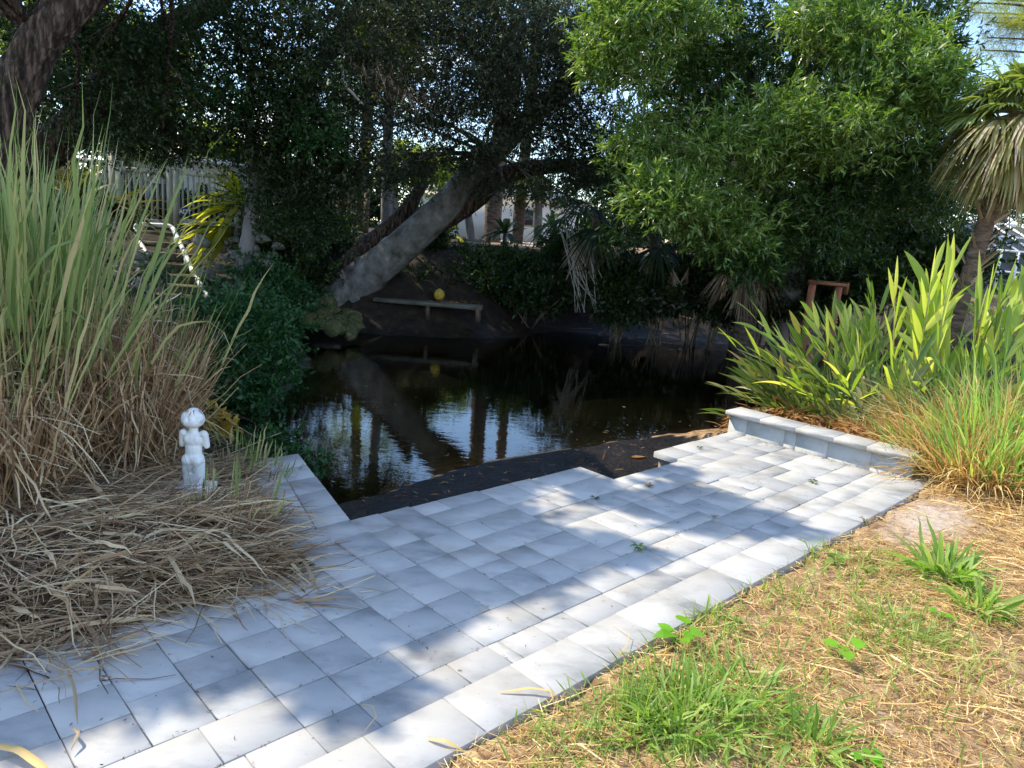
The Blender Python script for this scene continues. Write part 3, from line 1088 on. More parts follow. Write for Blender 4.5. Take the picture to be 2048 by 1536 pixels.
limbs(T, np.array(A((310, 80, 13.5), (400, 20, 13.8), (240, 140, 13.2))), bl, MAT['bark_rough'], .045)
add = MB()
add_tube(add, A((290, 145, 12.4), (340, 155, 12.3), (400, 172, 12.3), (470, 210, 12.4)), [.035, .03, .025, .012], 6, 4, .05)
add.build('branch', MAT['bark_grey'], T, smooth=True)

# ---- slim grey tree beside the gate
T = thing('slim_tree', 'slim grey tree trunk standing right of the strap-leaved plant by the gate', 'tree', tuple(at(478, 590, 12.6)))
trunk(T, A((470, 600, 12.6), (480, 560, 12.6), (492, 500, 12.65), (503, 430, 12.7), (509, 370, 12.7), (506, 310, 12.8), (497, 230, 12.9), (505, 120, 13)),
      [.17, .14, .125, .115, .10, .10, .08, .05], MAT['bark_slim'], ns=14, rough=.03)
bl = [(at(560, 400, 12.6), (.8, .6, .7), 20, 13, .18), (at(640, 400, 13), (.8, .6, .8), 22, 13, .18), (at(520, 260, 12.2), (.8, .6, .6), 18, 13, .18), (at(610, 230, 12.2), (.8, .6, .7), 20, 13, .2)]
crown(T, bl, MAT['oak'], .07, .03, 8, .2)
limbs(T, np.array(A((506, 310, 12.8), (503, 230, 12.9))), bl, MAT['bark_slim'], .025)

# ---- the tree leaning over the water
T = thing('leaning_tree', 'large tree with smooth grey trunk leaning far to the right over the far bank', 'tree', tuple(at(680, 600, 15.5)))
trunk(T, A((655, 612, 15.5), (700, 578, 15.4), (760, 530, 15.3), (830, 470, 15.2), (895, 408, 15.1), (940, 350, 15.0), (985, 310, 14.9), (1050, 245, 14.7), (1110, 190, 14.5), (1190, 110, 14.2), (1290, 20, 14), (1420, -120, 13.8)),
      [.56, .43, .37, .34, .30, .23, .21, .20, .18, .16, .13, .09], MAT['bark_grey'], ns=24, rough=.02)
for k, (du, dv, dy) in enumerate(((-60, 30, .3), (-20, 48, -.6), (45, 38, -.5), (70, 8, .2), (-45, 5, -.4))):
    trunk(T, A((700, 572, 15.4), (690 + du * .5, 590 + dv * .5, 15.4 + dy * .6), (685 + du, 604 + dv, 15.4 + dy)), [.26, .16, .05], MAT['bark_grey'], name='root', ns=12, rough=.05)
trunk(T, A((880, 440, 15.25), (945, 400, 15.3), (1000, 355, 15.3), (1070, 335, 15.4), (1170, 330, 15.5), (1260, 318, 15.5)), [.25, .24, .2, .16, .13, .08], MAT['bark_rough'], name='limb', label='dark lower limb forking off the grey trunk')
trunk(T, A((985, 310, 14.9), (1010, 250, 14.7), (1030, 180, 14.5), (1040, 80, 14.2), (1060, -40, 14)), [.13, .12, .1, .08, .05], MAT['bark_grey'], name='limb')
trunk(T, A((655, 600, 15.6), (690, 555, 15.6), (740, 500, 15.7), (800, 440, 15.8), (850, 360, 15.9)), [.5, .38, .3, .2, .1], MAT['bark_rough'], name='limb', label='dark mossy back stem')
add = MB()
add_tube(add, A((683, 130, 12.6), (690, 168, 12.5), (706, 188, 12.5), (727, 210, 12.5)), [.02, .028, .026, .016], 6, 4, .05)
add.build('branch', MAT['bark_pale'], T, smooth=True, label='short bare pale branch')
bl = [(at(700, 280, 12.8), (.75, .6, 1.0), 26, 14, .19), (at(740, 60, 13.2), (1.3, .8, .8), 36, 14, .22), (at(880, 130, 13.4), (1.3, .8, 1.2), 46, 15, .22), (at(1010, 60, 13.4), (1.3, .8, .9), 40, 15, .22),
      (at(900, 10, 13.2), (1.5, .8, .7), 36, 15, .22), (at(800, 330, 13.8), (.7, .5, .5), 12, 12, .18), (at(960, 220, 13.6), (1.0, .6, .6), 28, 14, .2), (at(1090, 130, 13.6), (.8, .6, .9), 26, 14, .2),
      (at(1140, 300, 13.8), (.7, .5, .6), 16, 13, .18), (at(660, 330, 13.4), (.7, .5, .9), 22, 13, .2),
      (at(1160, 30, 13.6), (.9, .7, .5), 20, 13, .2), (at(1040, 235, 13.2), (.8, .5, .5), 26, 13, .17), (at(1150, 170, 13.2), (.6, .5, .6), 22, 13, .17), (at(960, 130, 13.0), (1.2, .5, .8), 30, 13, .2), (at(830, 230, 13.2), (.9, .5, .55), 24, 13, .18),
      (at(700, 180, 13.2), (.9, .5, .9), 26, 13, .2), (at(990, 290, 13.2), (.35, .4, .18), 7, 12, .12), (at(1190, 260, 14), (.5, .4, .5), 12, 12, .16), (at(780, 350, 14.2), (.6, .4, .35), 9, 12, .15), (at(930, 320, 14.0), (.6, .4, .28), 13, 12, .15), (at(1060, 285, 14.0), (.6, .4, .3), 14, 12, .15), (at(1150, 340, 14.2), (.6, .4, .35), 14, 12, .15),
      (at(1000, 385, 14.4), (.4, .3, .15), 6, 11, .12), (at(860, 320, 14.2), (.5, .4, .3), 10, 12, .15), (at(1130, 240, 13.8), (.5, .4, .3), 12, 12, .15), (at(1090, 370, 14.6), (.4, .3, .15), 5, 11, .12)]
crown(T, bl, MAT['oakgrey'], .062, .026, 9, .2)
limbs(T, np.array(A((985, 310, 14.9), (1050, 245, 14.7), (1110, 190, 14.5), (1030, 180, 14.5))), bl, MAT['bark_grey'], .04)
dm = MB()
c0 = at(790, 170, 13.0)
B = c0 + rng.normal(0, 1, (500, 3)) * [.42, .15, .14] + np.array([0, 0, 0]) 
B[:, 2] -= (B[:, 0] - c0[0]) * .35
dm.add(*ribbons(B, nrm(rng.normal(0, .5, (500, 3)) + [.4, 0, -.5]), rng.uniform(.1, .25, 500), .012, .3, 2))
dm.build('dead_foliage', MAT['palmdead'], T, label='cluster of dry grey dead twigs hanging in the crown')

# ---- the bright narrow-leaved tree on the right
T = thing('narrow_leaved_tree', 'big bright green narrow-leaved tree hanging over the water on the right', 'tree', tuple(at(1560, 590, 14.5) * [1, 1, 0] + [0, 0, .6]))
tp = A((1590, 600, 14.8), (1580, 520, 14.6), (1560, 400, 14.3), (1530, 260, 14.0), (1490, 120, 13.8), (1450, -60, 13.6))
trunk(T, tp, [.28, .24, .2, .17, .13, .08], MAT['bark_grey'])
trunk(T, A((1560, 400, 14.3), (1450, 330, 13.9), (1330, 285, 13.4), (1245, 287, 13.0), (1196, 297, 12.8)), [.15, .13, .1, .085, .04], MAT['bark_pale'], name='limb', label='pale sunlit limb ending in a stub')
trunk(T, A((1600, -30, 11.6), (1618, 60, 11.4), (1632, 88, 11.4), (1660, 110, 11.4), (1672, 140, 11.4)), [.05, .05, .048, .045, .035], MAT['bark_pale'], name='limb', ns=10, label='bare white forked limb')
trunk(T, A((1632, 88, 11.4), (1620, 108, 11.4), (1613, 130, 11.4)), [.03, .026, .018], MAT['bark_pale'], name='limb', ns=8)
trunk(T, A((1530, 260, 14.0), (1590, 130, 12.8), (1600, -30, 11.6)), [.12, .08, .05], MAT['bark_grey'], name='limb')
bl = [(at(1260, 60, 11.2), (.75, .6, .65), 26, 15, .2), (at(1330, 0, 11.4), (.8, .6, .5), 24, 15, .2), (at(1230, 130, 11.2), (.5, .4, .35), 12, 14, .16),
      (at(1780, 130, 10.8), (.9, .7, .55), 34, 16, .2), (at(1840, 200, 10.8), (.55, .5, .45), 20, 16, .18), (at(1650, 40, 11.2), (.6, .5, .35), 18, 15, .18),
      (at(1700, 260, 10.6), (.8, .6, .45), 28, 15, .2), (at(1560, 250, 11.0), (.9, .6, .45), 30, 15, .2), (at(1480, 320, 11), (.8, .6, .5), 26, 15, .2),
      (at(1350, 400, 10.6), (.62, .5, .4), 26, 16, .18), (at(1300, 300, 11.4), (.7, .5, .5), 18, 14, .2), (at(1440, 450, 11.0), (.7, .6, .4), 24, 15, .18), (at(1490, 520, 11.2), (.42, .4, .22), 12, 14, .15),
      (at(1600, 420, 11.6), (.9, .7, .6), 30, 14, .2), (at(1720, 380, 12), (.8, .7, .5), 24, 14, .2), (at(1400, 180, 12), (1.0, .6, .8), 30, 14, .22), (at(1540, 110, 12.4), (1.1, .7, .8), 30, 14, .22),
      (at(1730, 30, 12.2), (1.2, .8, .6), 28, 14, .22), (at(1850, 70, 11.8), (.5, .5, .4), 12, 14, .16), (at(1890, 280, 11.6), (.4, .4, .5), 12, 14, .15), (at(1880, 120, 11.6), (.45, .4, .5), 12, 14, .15), (at(1850, 390, 12.2), (.6, .5, .35), 12, 13, .16), (at(1270, 440, 11.4), (.5, .4, .35), 10, 13, .16),
      (at(1660, 480, 12.4), (.7, .6, .4), 16, 13, .18), (at(1800, 330, 11.8), (.7, .6, .45), 18, 13, .2), (at(1430, 60, 12.6), (.9, .7, .7), 22, 14, .22)]
DENS = 1.5
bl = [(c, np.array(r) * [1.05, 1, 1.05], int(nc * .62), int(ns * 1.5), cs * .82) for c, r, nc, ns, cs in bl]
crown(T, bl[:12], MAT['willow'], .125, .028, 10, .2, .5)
crown(T, [(c, r, int(nc * .9), ns, cs) for c, r, nc, ns, cs in bl[12:]], MAT['willowshade'], .125, .028, 10, .2, .5, label='foliage between the bright sprays, shade put into its deeper green')
DENS = 2.1
bl2 = [(at(1500, 200, 14.6), (2.2, .8, 1.6), 60, 14, .26), (at(1700, 300, 14.8), (2.0, .8, 1.4), 50, 14, .26), (at(1350, 330, 14.8), (1.6, .7, 1.0), 34, 14, .26), (at(1720, 80, 14.8), (1.3, .8, 1.2), 34, 14, .24), (at(1560, 480, 14.6), (1.6, .7, .7), 34, 14, .24), (at(1300, 60, 14.8), (1.2, .8, 1.0), 26, 14, .24)]
crown(T, bl2, MAT['oak'], .12, .04, 9, .24, label='dark inner foliage behind the sunlit outer sprays')  # shade inside the crown put into a darker leaf colour
limbs(T, np.array(tp[1:]), bl, MAT['bark_grey'], .035)

# oaks added for their high boughs, above the picture, to keep the left half of the scene in shade
for lb, (x0, x1, y0, y1, n_) in (('oak added left of the gate, its unseen boughs shading the bank', (-13, -5, 12, 19, 26)), ('oak added at the left behind the reeds for its unseen shading boughs', (-16, -10, 5, 12, 24)), ('oak added behind the slim grey tree for its unseen shading boughs', (-5, -1.2, 15, 20, 12))):
    T = thing('oak_tree', lb, 'tree', (x0 - .5, (y0 + y1) / 2, .8))
    tp_ = [np.array([x0 - .5, (y0 + y1) / 2, .5]), np.array([x0, (y0 + y1) / 2, 4]), np.array([(x0 + x1) / 2, (y0 + y1) / 2, 8])]
    if x1 > -3:
        tp_[0] = np.array([-7.2, 21, 1.2]); tp_[1] = np.array([-6.8, 20.6, 4]); T.location = (-7.2, 21, 1.4); T['_o'] = [-7.2, 21, 1.4]
    trunk(T, tp_, [.3, .24, .14], MAT['bark_rough'])
    bl = [((rng.uniform(x0, x1), rng.uniform(y0, y1), rng.uniform(7.2, 9.5)), (1.3, 1.3, .7), 12, 10, .35) for k in range(n_)]
    crown(T, bl, MAT['oak'], .2, .11, 7, .4)
    limbs(T, np.array(tp_[1:]), bl[::3], MAT['bark_rough'], .07)

# ---- fan palms
def fan(mb, B, D, R, n=34, arc=115, droop=.45, pl=.6, w=.042, mi=0, pmi=None):
    B, D = np.asarray(B, float), nrm(np.asarray(D, float))
    side = nrm(np.cross(D, UP + rng.normal(0, .15, 3)))
    c = B + D * pl + np.array([0, 0, -.12 * pl])
    a = np.radians(np.linspace(-arc, arc, n) + rng.normal(0, 2, n))
    N = np.cross(side, D)
    dd = nrm(D * np.cos(a)[:, None] + side * np.sin(a)[:, None] + N * (.12 + .2 * np.abs(np.sin(a)))[:, None])
    L = R * (.72 + .28 * np.cos(a)) * rng.uniform(.9, 1.08, n)
    sd = nrm(np.cross(dd, N + rng.normal(0, .25, (n, 3))))
    mb.add(*ribbons(np.repeat(c[None], n, 0), dd, L, w, droop * rng.uniform(.7, 1.4, n), 5, sd, 'strap', fold=.35), mi)
    add_tube(mb, [B, B + D * pl * .5, c], [.018, .014, .01], 5, 2, mi=mi if pmi is None else pmi)


def palm(label, base, top, r0, nf, R, mats, el=(-60, 70), dead=0, boots=60, droop=.45, bent=None, skirt=0, name='cabbage_palm'):
    T = thing(name, label, 'palm', tuple(base))
    base, top = np.asarray(base, float), np.asarray(top, float)
    mid = (base + top) / 2 + (bent if bent is not None else 0)
    trunk(T, [base - [0, 0, .2], mid, top], [r0 * 1.1, r0, r0 * .9], MAT['palm_trunk'], ns=14, rough=.05)
    if boots:
        bm_ = MB()
        k = np.arange(boots)
        t = rng.uniform(.35, 1, boots)
        a = rng.uniform(0, 2 * np.pi, boots)
        pos = base + (top - base) * t[:, None]
        out = np.stack([np.cos(a), np.sin(a), np.zeros(boots)], 1)
        bm_.add(*ribbons(pos + out * r0 * .8, nrm(out + [0, 0, 1.0]), rng.uniform(.2, .42, boots), .05, .0, 2, prof='stem', fold=.3))
        bm_.build('leaf_stubs', MAT['palmdead'], T)
    for k in range(nf):
        mm = mats[-1] if k < nf * .5 else mats[0]
        a = k * 2.39996 + rng.normal(0, .15)
        e = math.radians(el[0] + (el[1] - el[0]) * (k / max(nf - 1, 1)))
        D = np.array([math.cos(a) * math.cos(e), math.sin(a) * math.cos(e), math.sin(e)])
        m_ = MB()
        fan(m_, top + D * r0 * .6, D, R * rng.uniform(.85, 1.1), droop=droop * (1.5 if k < nf * .5 else 1), pl=R * .75)
        m_.build('frond', mm, T)
    for k in range(dead):
        a = k * 2.39996 * 1.7 + rng.normal(0, .3)
        e = math.radians(rng.uniform(-80, -50))
        D = np.array([math.cos(a) * math.cos(e), math.sin(a) * math.cos(e), math.sin(e)])
        m_ = MB()
        fan(m_, top + D * r0 * .5 - UP * .1, D, R * .8, n=26, arc=70, droop=.35, pl=R * .5)
        m_.build('dead_frond', MAT['palmdead'], T)
    return T


palm('cabbage palm with a full skirt of tan dead fronds at the right edge', at(1915, 540, 10.3) * [1, 1, 0] + [0, 0, .3], at(2042, 225, 9.8), .11, 60, .52, [MAT['palmleaf'], MAT['palmmix']], el=(-70, 65), dead=30, boots=110, droop=.6)
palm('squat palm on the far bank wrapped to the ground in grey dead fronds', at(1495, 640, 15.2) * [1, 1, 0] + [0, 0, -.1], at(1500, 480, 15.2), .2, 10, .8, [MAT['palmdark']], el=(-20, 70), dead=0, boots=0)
T = [o for o in bpy.data.objects if o.name.startswith('cabbage_palm') and o.parent is None][-1]
for k in range(16):
    a = k * 2.4
    D = np.array([math.cos(a) * .35, math.sin(a) * .35, -1])
    m_ = MB()
    b0 = at(1495 + rng.normal(0, 18), 505 + rng.normal(0, 12), 15.1)
    fan(m_, b0 + D * .1, D, .85, n=18, arc=32, droop=.15, pl=.15, w=.03)
    m_.build('dead_frond', MAT['palmdead'], T)
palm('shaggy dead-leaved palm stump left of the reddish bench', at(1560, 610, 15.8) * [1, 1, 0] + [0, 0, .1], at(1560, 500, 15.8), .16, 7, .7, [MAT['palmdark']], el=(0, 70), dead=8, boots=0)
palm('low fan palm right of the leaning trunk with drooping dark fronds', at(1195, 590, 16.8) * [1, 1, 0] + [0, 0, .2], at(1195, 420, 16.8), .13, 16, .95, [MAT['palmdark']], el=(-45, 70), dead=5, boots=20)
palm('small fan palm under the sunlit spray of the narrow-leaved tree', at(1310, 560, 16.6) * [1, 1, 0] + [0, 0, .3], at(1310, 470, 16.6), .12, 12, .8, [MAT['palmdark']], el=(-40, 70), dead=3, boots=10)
# tall palms far behind (seen over the bank and mirrored in the canal)
palm('tall dark-trunked palm far behind the leaning tree', np.array([-1.0, 22.5, 1.3]), np.array([-.9, 22.5, 7.6]), .24, 22, 1.3, [MAT['palmdark']], el=(-50, 75), dead=4, boots=60)
palm('tall pale smooth palm just right of the dark-trunked palm', np.array([-.25, 26.5, 1.4]), np.array([-.15, 26.5, 9.2]), .19, 20, 1.5, [MAT['palmleaf']], el=(-40, 75), boots=0)
palm('tall palm behind the grey slim tree and the gate', np.array([-6.0, 27, 1.4]), np.array([-5.8, 27, 7.2]), .2, 20, 1.5, [MAT['palmleaf']], el=(-50, 75), boots=20)

# loose dead fronds and hanging roots on the far bank
for k, (u, v, y, R, lb) in enumerate([(1105, 562, 16.2, .6, 'pale dead palm frond hanging above the water left of the hanging stems'), (1345, 545, 15.6, .62, 'tan dead palm frond drooping over the stones'),
                                      (1375, 545, 15.7, .6, 'grey-green dead frond beside the tan one'), (1297, 520, 16, .5, 'narrow dead frond hanging below the fan palm'), (1170, 520, 16.6, .6, 'reddish dead frond tangled in the palm')]):
    m_ = MB()
    fan(m_, at(u, v, y) + [0, 0, .12], (rng.normal(0, .1), rng.normal(0, .1), -1), R, n=24, arc=26, droop=.02, pl=.05, w=.035)
    tag(m_.build('dead_palm_frond', MAT['palmdead'], loc=at(u, v, y)), lb, 'palm frond')
m_ = MB()
for k in range(14):
    a = at(1135 + rng.normal(0, 12), 455, 16.4)
    b = at(1150 + k * 6 + rng.normal(0, 8), 625, 15.6)
    add_tube(m_, [a, (a + b) / 2 + rng.normal(0, .12, 3), b], [.012, .01, .006], 4, 4)
tag(m_.build('hanging_stems', MAT['bark_pale'], loc=at(1150, 620, 15.8)), 'bundle of bare pale stems hanging down to the far waterline', 'stems')

# pine at the top right corner
T = thing('pine_tree', 'long-needled pine showing against blue sky in the top right corner', 'pine', (10.2, 14.2, .3))
trunk(T, A((2260, 560, 14.2), (2230, 250, 14.2), (2160, 60, 14.3), (2130, -120, 14.3)), [.2, .17, .14, .1], MAT['bark_rough'])
cl = [(1985, 45), (2020, 50), (2045, 40), (2060, 75), (1975, 75), (2010, 35), (1960, 100), (2085, 30), (2050, 15), (1945, 25), (1925, 5), (2000, 0)]
m_ = MB()
tw = MB()
for u, v in cl:
    c = at(u, v, 14 + rng.normal(0, .3))
    j = at(2150, v + 30, 14.3)
    add_tube(tw, [j, (j + c) / 2 + [0, 0, .08], c], [.03, .02, .01], 5, 3)
    n = 420
    bb = c + (j - c) * rng.uniform(-.05, .4, (n, 1)) + rng.normal(0, .05, (n, 3))
    m_.add(*ribbons(bb, nrm(rng.normal(0, .8, (n, 3)) + nrm(c - j) * .7), rng.uniform(.16, .26, n), .006, .15, 2, prof='stem'))
m_.build('needles', MAT['pine'], T)
add_tube(tw, A((2150, -10, 14.3), (2060, 130, 10.8), (2030, 160, 10.6), (2018, 182, 10.6), (2036, 196, 10.6), (2080, 192, 10.6)), [.05, .03, .02, .02, .025, .025], 6, 4)
tw.build('branches', MAT['bark_rough'], T, smooth=True)

# ---- background rows of trees beyond the bank
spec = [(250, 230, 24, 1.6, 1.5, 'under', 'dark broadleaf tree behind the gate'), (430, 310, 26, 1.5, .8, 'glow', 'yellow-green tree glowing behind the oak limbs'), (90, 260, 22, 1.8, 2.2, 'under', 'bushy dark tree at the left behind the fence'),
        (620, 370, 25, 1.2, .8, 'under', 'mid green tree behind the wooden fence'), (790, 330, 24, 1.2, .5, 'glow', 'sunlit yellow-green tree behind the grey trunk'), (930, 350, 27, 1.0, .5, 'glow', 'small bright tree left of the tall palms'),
        (230, 110, 20, 1.6, 1.0, 'glow', 'sunlit yellow-green tree above the gate'), (60, 60, 21, 1.6, 1.2, 'glow', 'sunlit tree behind the big left trunk'), (780, 90, 20, 1.0, .8, 'glow', 'bright leafy tree high behind the dead twigs'),  # sunlit patches: light put into the bright leaf colour of these trees
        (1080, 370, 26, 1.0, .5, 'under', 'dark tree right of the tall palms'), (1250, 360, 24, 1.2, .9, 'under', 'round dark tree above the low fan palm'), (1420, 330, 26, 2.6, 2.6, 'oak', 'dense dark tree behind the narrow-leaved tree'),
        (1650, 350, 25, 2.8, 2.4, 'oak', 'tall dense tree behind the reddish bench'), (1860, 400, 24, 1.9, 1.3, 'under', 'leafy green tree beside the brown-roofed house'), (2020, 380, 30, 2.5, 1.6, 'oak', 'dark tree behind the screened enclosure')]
for i, (u, v, y, rx, rz, mt, lb) in enumerate(spec):
    c = at(u, v, y)
    T = thing('background_tree', lb, 'tree', (c[0], c[1], 1.4), 'trees beyond the far bank')
    trunk(T, [np.array([c[0] + rng.normal(0, .3), c[1], 1.2]), c - [0, 0, rz * .6], c], [.16, .12, .06], MAT['bark_slim'], ns=8)
    bl = [(c + rng.normal(0, .5, 3) * [rx, .8, rz * .8], (rx * .6, .8, rz * .6), 6 if y < 28 and 600 < u < 1260 else 12, 9, .28) for k in range(6)]
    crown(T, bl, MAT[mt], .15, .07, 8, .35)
for i in range(13):
    x = -42 + i * 7.5 + rng.normal(0, 1)
    y = 48 + rng.normal(0, 3)
    T = thing('distant_tree', f'{"tall" if i % 2 else "low"} tree in the far row behind the houses', 'tree', (x, y, 1.4), 'far row of trees')
    h = rng.uniform(1.2, 2.6)
    bl = [((x + rng.normal(0, 2), y, 1.4 + h * rng.uniform(.3, 1)), (2.4, 1, h * .45), 14, 10, .6) for k in range(6)]
    crown(T, bl, MAT['under'], .3, .16, 7, .6)
    trunk(T, [(x, y, 1.2), (x, y, 1.4 + h * .6)], [.2, .1], MAT['bark_slim'], ns=7)

# ---- understorey on the far bank
und = [(560, 500, 15.8, .8, .6), (640, 470, 16.6, .8, .7), (610, 560, 15.2, .7, .35), (860, 572, 16.4, .7, .2), (960, 570, 16.8, .9, .22), (1060, 590, 16.6, .8, .2), (940, 530, 17.6, .7, .2),
       (1010, 530, 17.8, .6, .2), (1090, 555, 17.4, .8, .25), (1250, 570, 16.4, .8, .35), (1400, 540, 16.4, 1.0, .5), (1620, 560, 16.2, 1.0, .8), (1240, 605, 15.9, .4, .16), (730, 540, 16.4, .7, .35),
       (580, 420, 17, .8, .8), (1700, 500, 15.4, .9, .7), (1800, 470, 15.6, .9, .6), (850, 470, 17.5, .4, .4), (1150, 500, 18, .8, .35), (250, 408, 19.4, .7, .28), (330, 418, 19.6, .7, .25), (420, 425, 19.5, .8, .3), (170, 400, 19.3, .7, .3), (1320, 590, 16.0, .6, .25), (1430, 600, 15.9, .6, .22), (1540, 590, 15.6, .6, .3), (1660, 590, 14.6, .7, .35), (1480, 540, 16.4, .8, .4), (1750, 560, 14.2, .8, .35), (1900, 520, 14.5, .9, .4)]
lab = ['beside the mossy stones', 'by the wooden fence', 'above the mossy stones', 'behind the weathered plank', 'behind the yellow ball', 'right of the plank end', 'under the leaning trunk', 'with broad leaves under the trunk limb', 'left of the fan palm',
       'behind the stone pile', 'above the stone pile', 'behind the reddish bench', 'at the waterline left of the stones', 'beneath the grey trunk', 'between slim tree and wooden fence', 'in front of the house', 'below the green tree', 'under the sloping trunk', 'before the white building', 'behind the left stile of the gate', 'behind the middle of the gate', 'behind the fence right of the yard sign', 'behind the fence left of the gate', 'over the pale rubble', 'right of the pale rubble', 'between the frond-wrapped palm and the shaggy stump', 'below the reddish bench', 'behind the frond-wrapped palm', 'right of the reddish bench', 'behind the trunk of the skirted palm']
for (u, v, y, rx, rz), lb in zip(und, lab):
    c = at(u, v, y)
    z0 = float(ground_z(c[0], c[1]))
    T = thing('shrub', 'dark leafy shrub ' + lb, 'shrub', (c[0], c[1], z0), 'shrubs on the far bank')
    crown(T, [(c, (rx, .6, rz), 26, 12, .17)], MAT['under'], .13, .05, 7, .25)
    m_ = MB()
    for k in range(7):
        e = c + rng.normal(0, .4, 3) * [rx, .4, rz]
        add_tube(m_, [(c[0] + rng.normal(0, .1), c[1] + rng.normal(0, .1), z0 - .1), ((c[0] + e[0]) / 2, e[1], (z0 + e[2]) / 2), e], [.02, .014, .008], 5, 2)
    m_.build('stems', MAT['twig'], T)

# ---------------------------------------------------------------- gate, fence, sign
GY = 18.0


def gbar(mb, u0, u1, v0, v1, y=GY, th=.04):
    a, b = at((u0 + u1) / 2, v0, y), at((u0 + u1) / 2, v1, y)
    l, r = at(u0, (v0 + v1) / 2, y), at(u1, (v0 + v1) / 2, y)
    mb.box(((l[0] + r[0]) / 2, y, (a[2] + b[2]) / 2), (abs(r[0] - l[0]), th, abs(a[2] - b[2])))
    return mb


gt = thing('garden_gate', 'cream picket gate closed at the top of the bank steps', 'gate', tuple(at(290, 447, GY)))
gbar(MB(), 233.5, 246, 322, 446, th=.09).build('gate_stile', MAT['cream'], gt)
gbar(MB(), 335, 346, 334, 448, th=.09).build('gate_stile', MAT['cream'], gt)
for v0, v1, dv in ((333, 343, 7), (433, 442, 7)):
    a, b = at(246, v0, GY), at(335, v0 + dv, GY)
    h = (at(246, v0, GY) - at(246, v1, GY))[2]
    m_ = MB()
    V = []
    for q in (a, b):
        for dy in (-.03, .03):
            V += [(q[0], GY + dy, q[2]), (q[0], GY + dy, q[2] - h)]
    m_.add(V, np.array([[0, 1, 5, 4], [2, 6, 7, 3], [0, 4, 6, 2], [1, 3, 7, 5]]))
    m_.build('gate_rail', MAT['cream'], gt)
for k in range(7):
    u = 257 + k * 11.2
    gbar(MB(), u, u + 4.2, 340 + k, 436 + k * .9, th=.025).build('picket', MAT['cream'], gt)
fr_ = thing('picket_fence', 'cream picket fence right of the gate, half hidden by yellow strap leaves', 'fence', tuple(at(400, 455, GY)))
gbar(MB(), 348, 358, 340, 459, th=.11).build('fence_post', MAT['cream'], fr_)
gbar(MB(), 348, 358, 336, 340, th=.13).build('post_cap', MAT['cream'], fr_)
gbar(MB(), 470, 480, 352, 470, th=.11).build('fence_post', MAT['cream'], fr_)
gbar(MB(), 359, 469, 346, 355, th=.05).build('fence_rail', MAT['cream'], fr_)
gbar(MB(), 359, 469, 441, 451, th=.05).build('fence_rail', MAT['cream'], fr_)
for k in range(10):
    u = 364 + k * 10.6
    gbar(MB(), u, u + 3.6, 353, 443, th=.025).build('picket', MAT['cream'], fr_)
fl = thing('picket_fence', 'cream picket fence left of the gate, behind the dark strap leaves', 'fence', tuple(at(180, 440, GY)))
gbar(MB(), 220, 232, 307, 430, th=.11).build('fence_post', MAT['cream'], fl)
gbar(MB(), 219, 233, 303, 307, th=.13).build('post_cap', MAT['cream'], fl)
gbar(MB(), 150, 219, 318, 328, th=.05).build('fence_rail', MAT['cream'], fl)
gbar(MB(), 150, 219, 421, 431, th=.05).build('fence_rail', MAT['cream'], fl)
gbar(MB(), 142, 151, 305, 432, th=.11).build('fence_post', MAT['cream'], fl)
for k in range(6):
    u = 156 + k * 10.6
    gbar(MB(), u, u + 3.6, 326, 423, th=.025).build('picket', MAT['cream'], fl)
sg = thing('yard_sign', 'blue octagonal yard sign with white letters on a stake before the fence', 'sign', tuple(at(371, 470, 17.7)))
c = at(371, 424, 17.7)
m_ = MB()
r_ = .145
V = [(c[0] + r_ * math.cos(math.pi / 8 + k * math.pi / 4), 17.7 + dy, c[2] + r_ * math.sin(math.pi / 8 + k * math.pi / 4)) for dy in (-.012, .012) for k in range(8)]
b = m_.n
m_.V.append(np.array(V)); m_.n += 16
m_.F += [np.array([[7, 6, 5, 4, 3, 2, 1, 0]]), np.array([[8, 9, 10, 11, 12, 13, 14, 15]]), np.array([[k, (k + 1) % 8, 8 + (k + 1) % 8, 8 + k] for k in range(8)])]
m_.mi += [0] * 10
m_.build('sign_face', MAT['blue'], sg)
m_ = MB()
rad_ = [(c[0] + (r_ - .013) * math.cos(math.pi / 8 + k * math.pi / 4), c[2] + (r_ - .013) * math.sin(math.pi / 8 + k * math.pi / 4)) for k in range(8)]
for k in range(8):
    a0, a1 = rad_[k], rad_[(k + 1) % 8]
    add_tube(m_, [(a0[0], 17.685, a0[1]), (a1[0], 17.685, a1[1])], [.0025, .0025], 4, 1)
m_.build('sign_border', MAT['signwhite'], sg)
cu = bpy.data.curves.new('lettering', 'FONT')
cu.body = 'ADT'
cu.size = .145
cu.align_x = 'CENTER'
cu.extrude = .004
cu.offset = .003
to = bpy.data.objects.new('lettering_tmp', cu)
COL.objects.link(to)
bpy.context.view_layer.update()
tm = bpy.data.meshes.new_from_object(to.evaluated_get(bpy.context.evaluated_depsgraph_get()))
bpy.data.objects.remove(to)
lt = bpy.data.objects.new('lettering', tm)
tm.materials.clear()
tm.materials.append(MAT['signwhite'])
COL.objects.link(lt)
lt.parent = sg
lt.rotation_euler = (math.pi / 2, 0, 0)
lt.location = Vector((c[0], 17.68, c[2] - .045)) - Vector(sg.location)
m_ = MB()
m_.box((c[0], 17.70, c[2] - .3), (.02, .012, .36))
m_.build('stake', MAT['metal'], sg)
m_ = MB()
lathe(m_, at(322, 432, 19), [(.02, 0), (.2, .02), (.34, .2), (.38, .45), (.33, .66), (.27, .74), (.31, .8), (.28, .8), (.24, .7)], 20)
tag(m_.build('garden_urn', MAT['black'], loc=at(322, 432, 19), smooth=True), 'big black glazed urn seen through the gate pickets', 'urn')
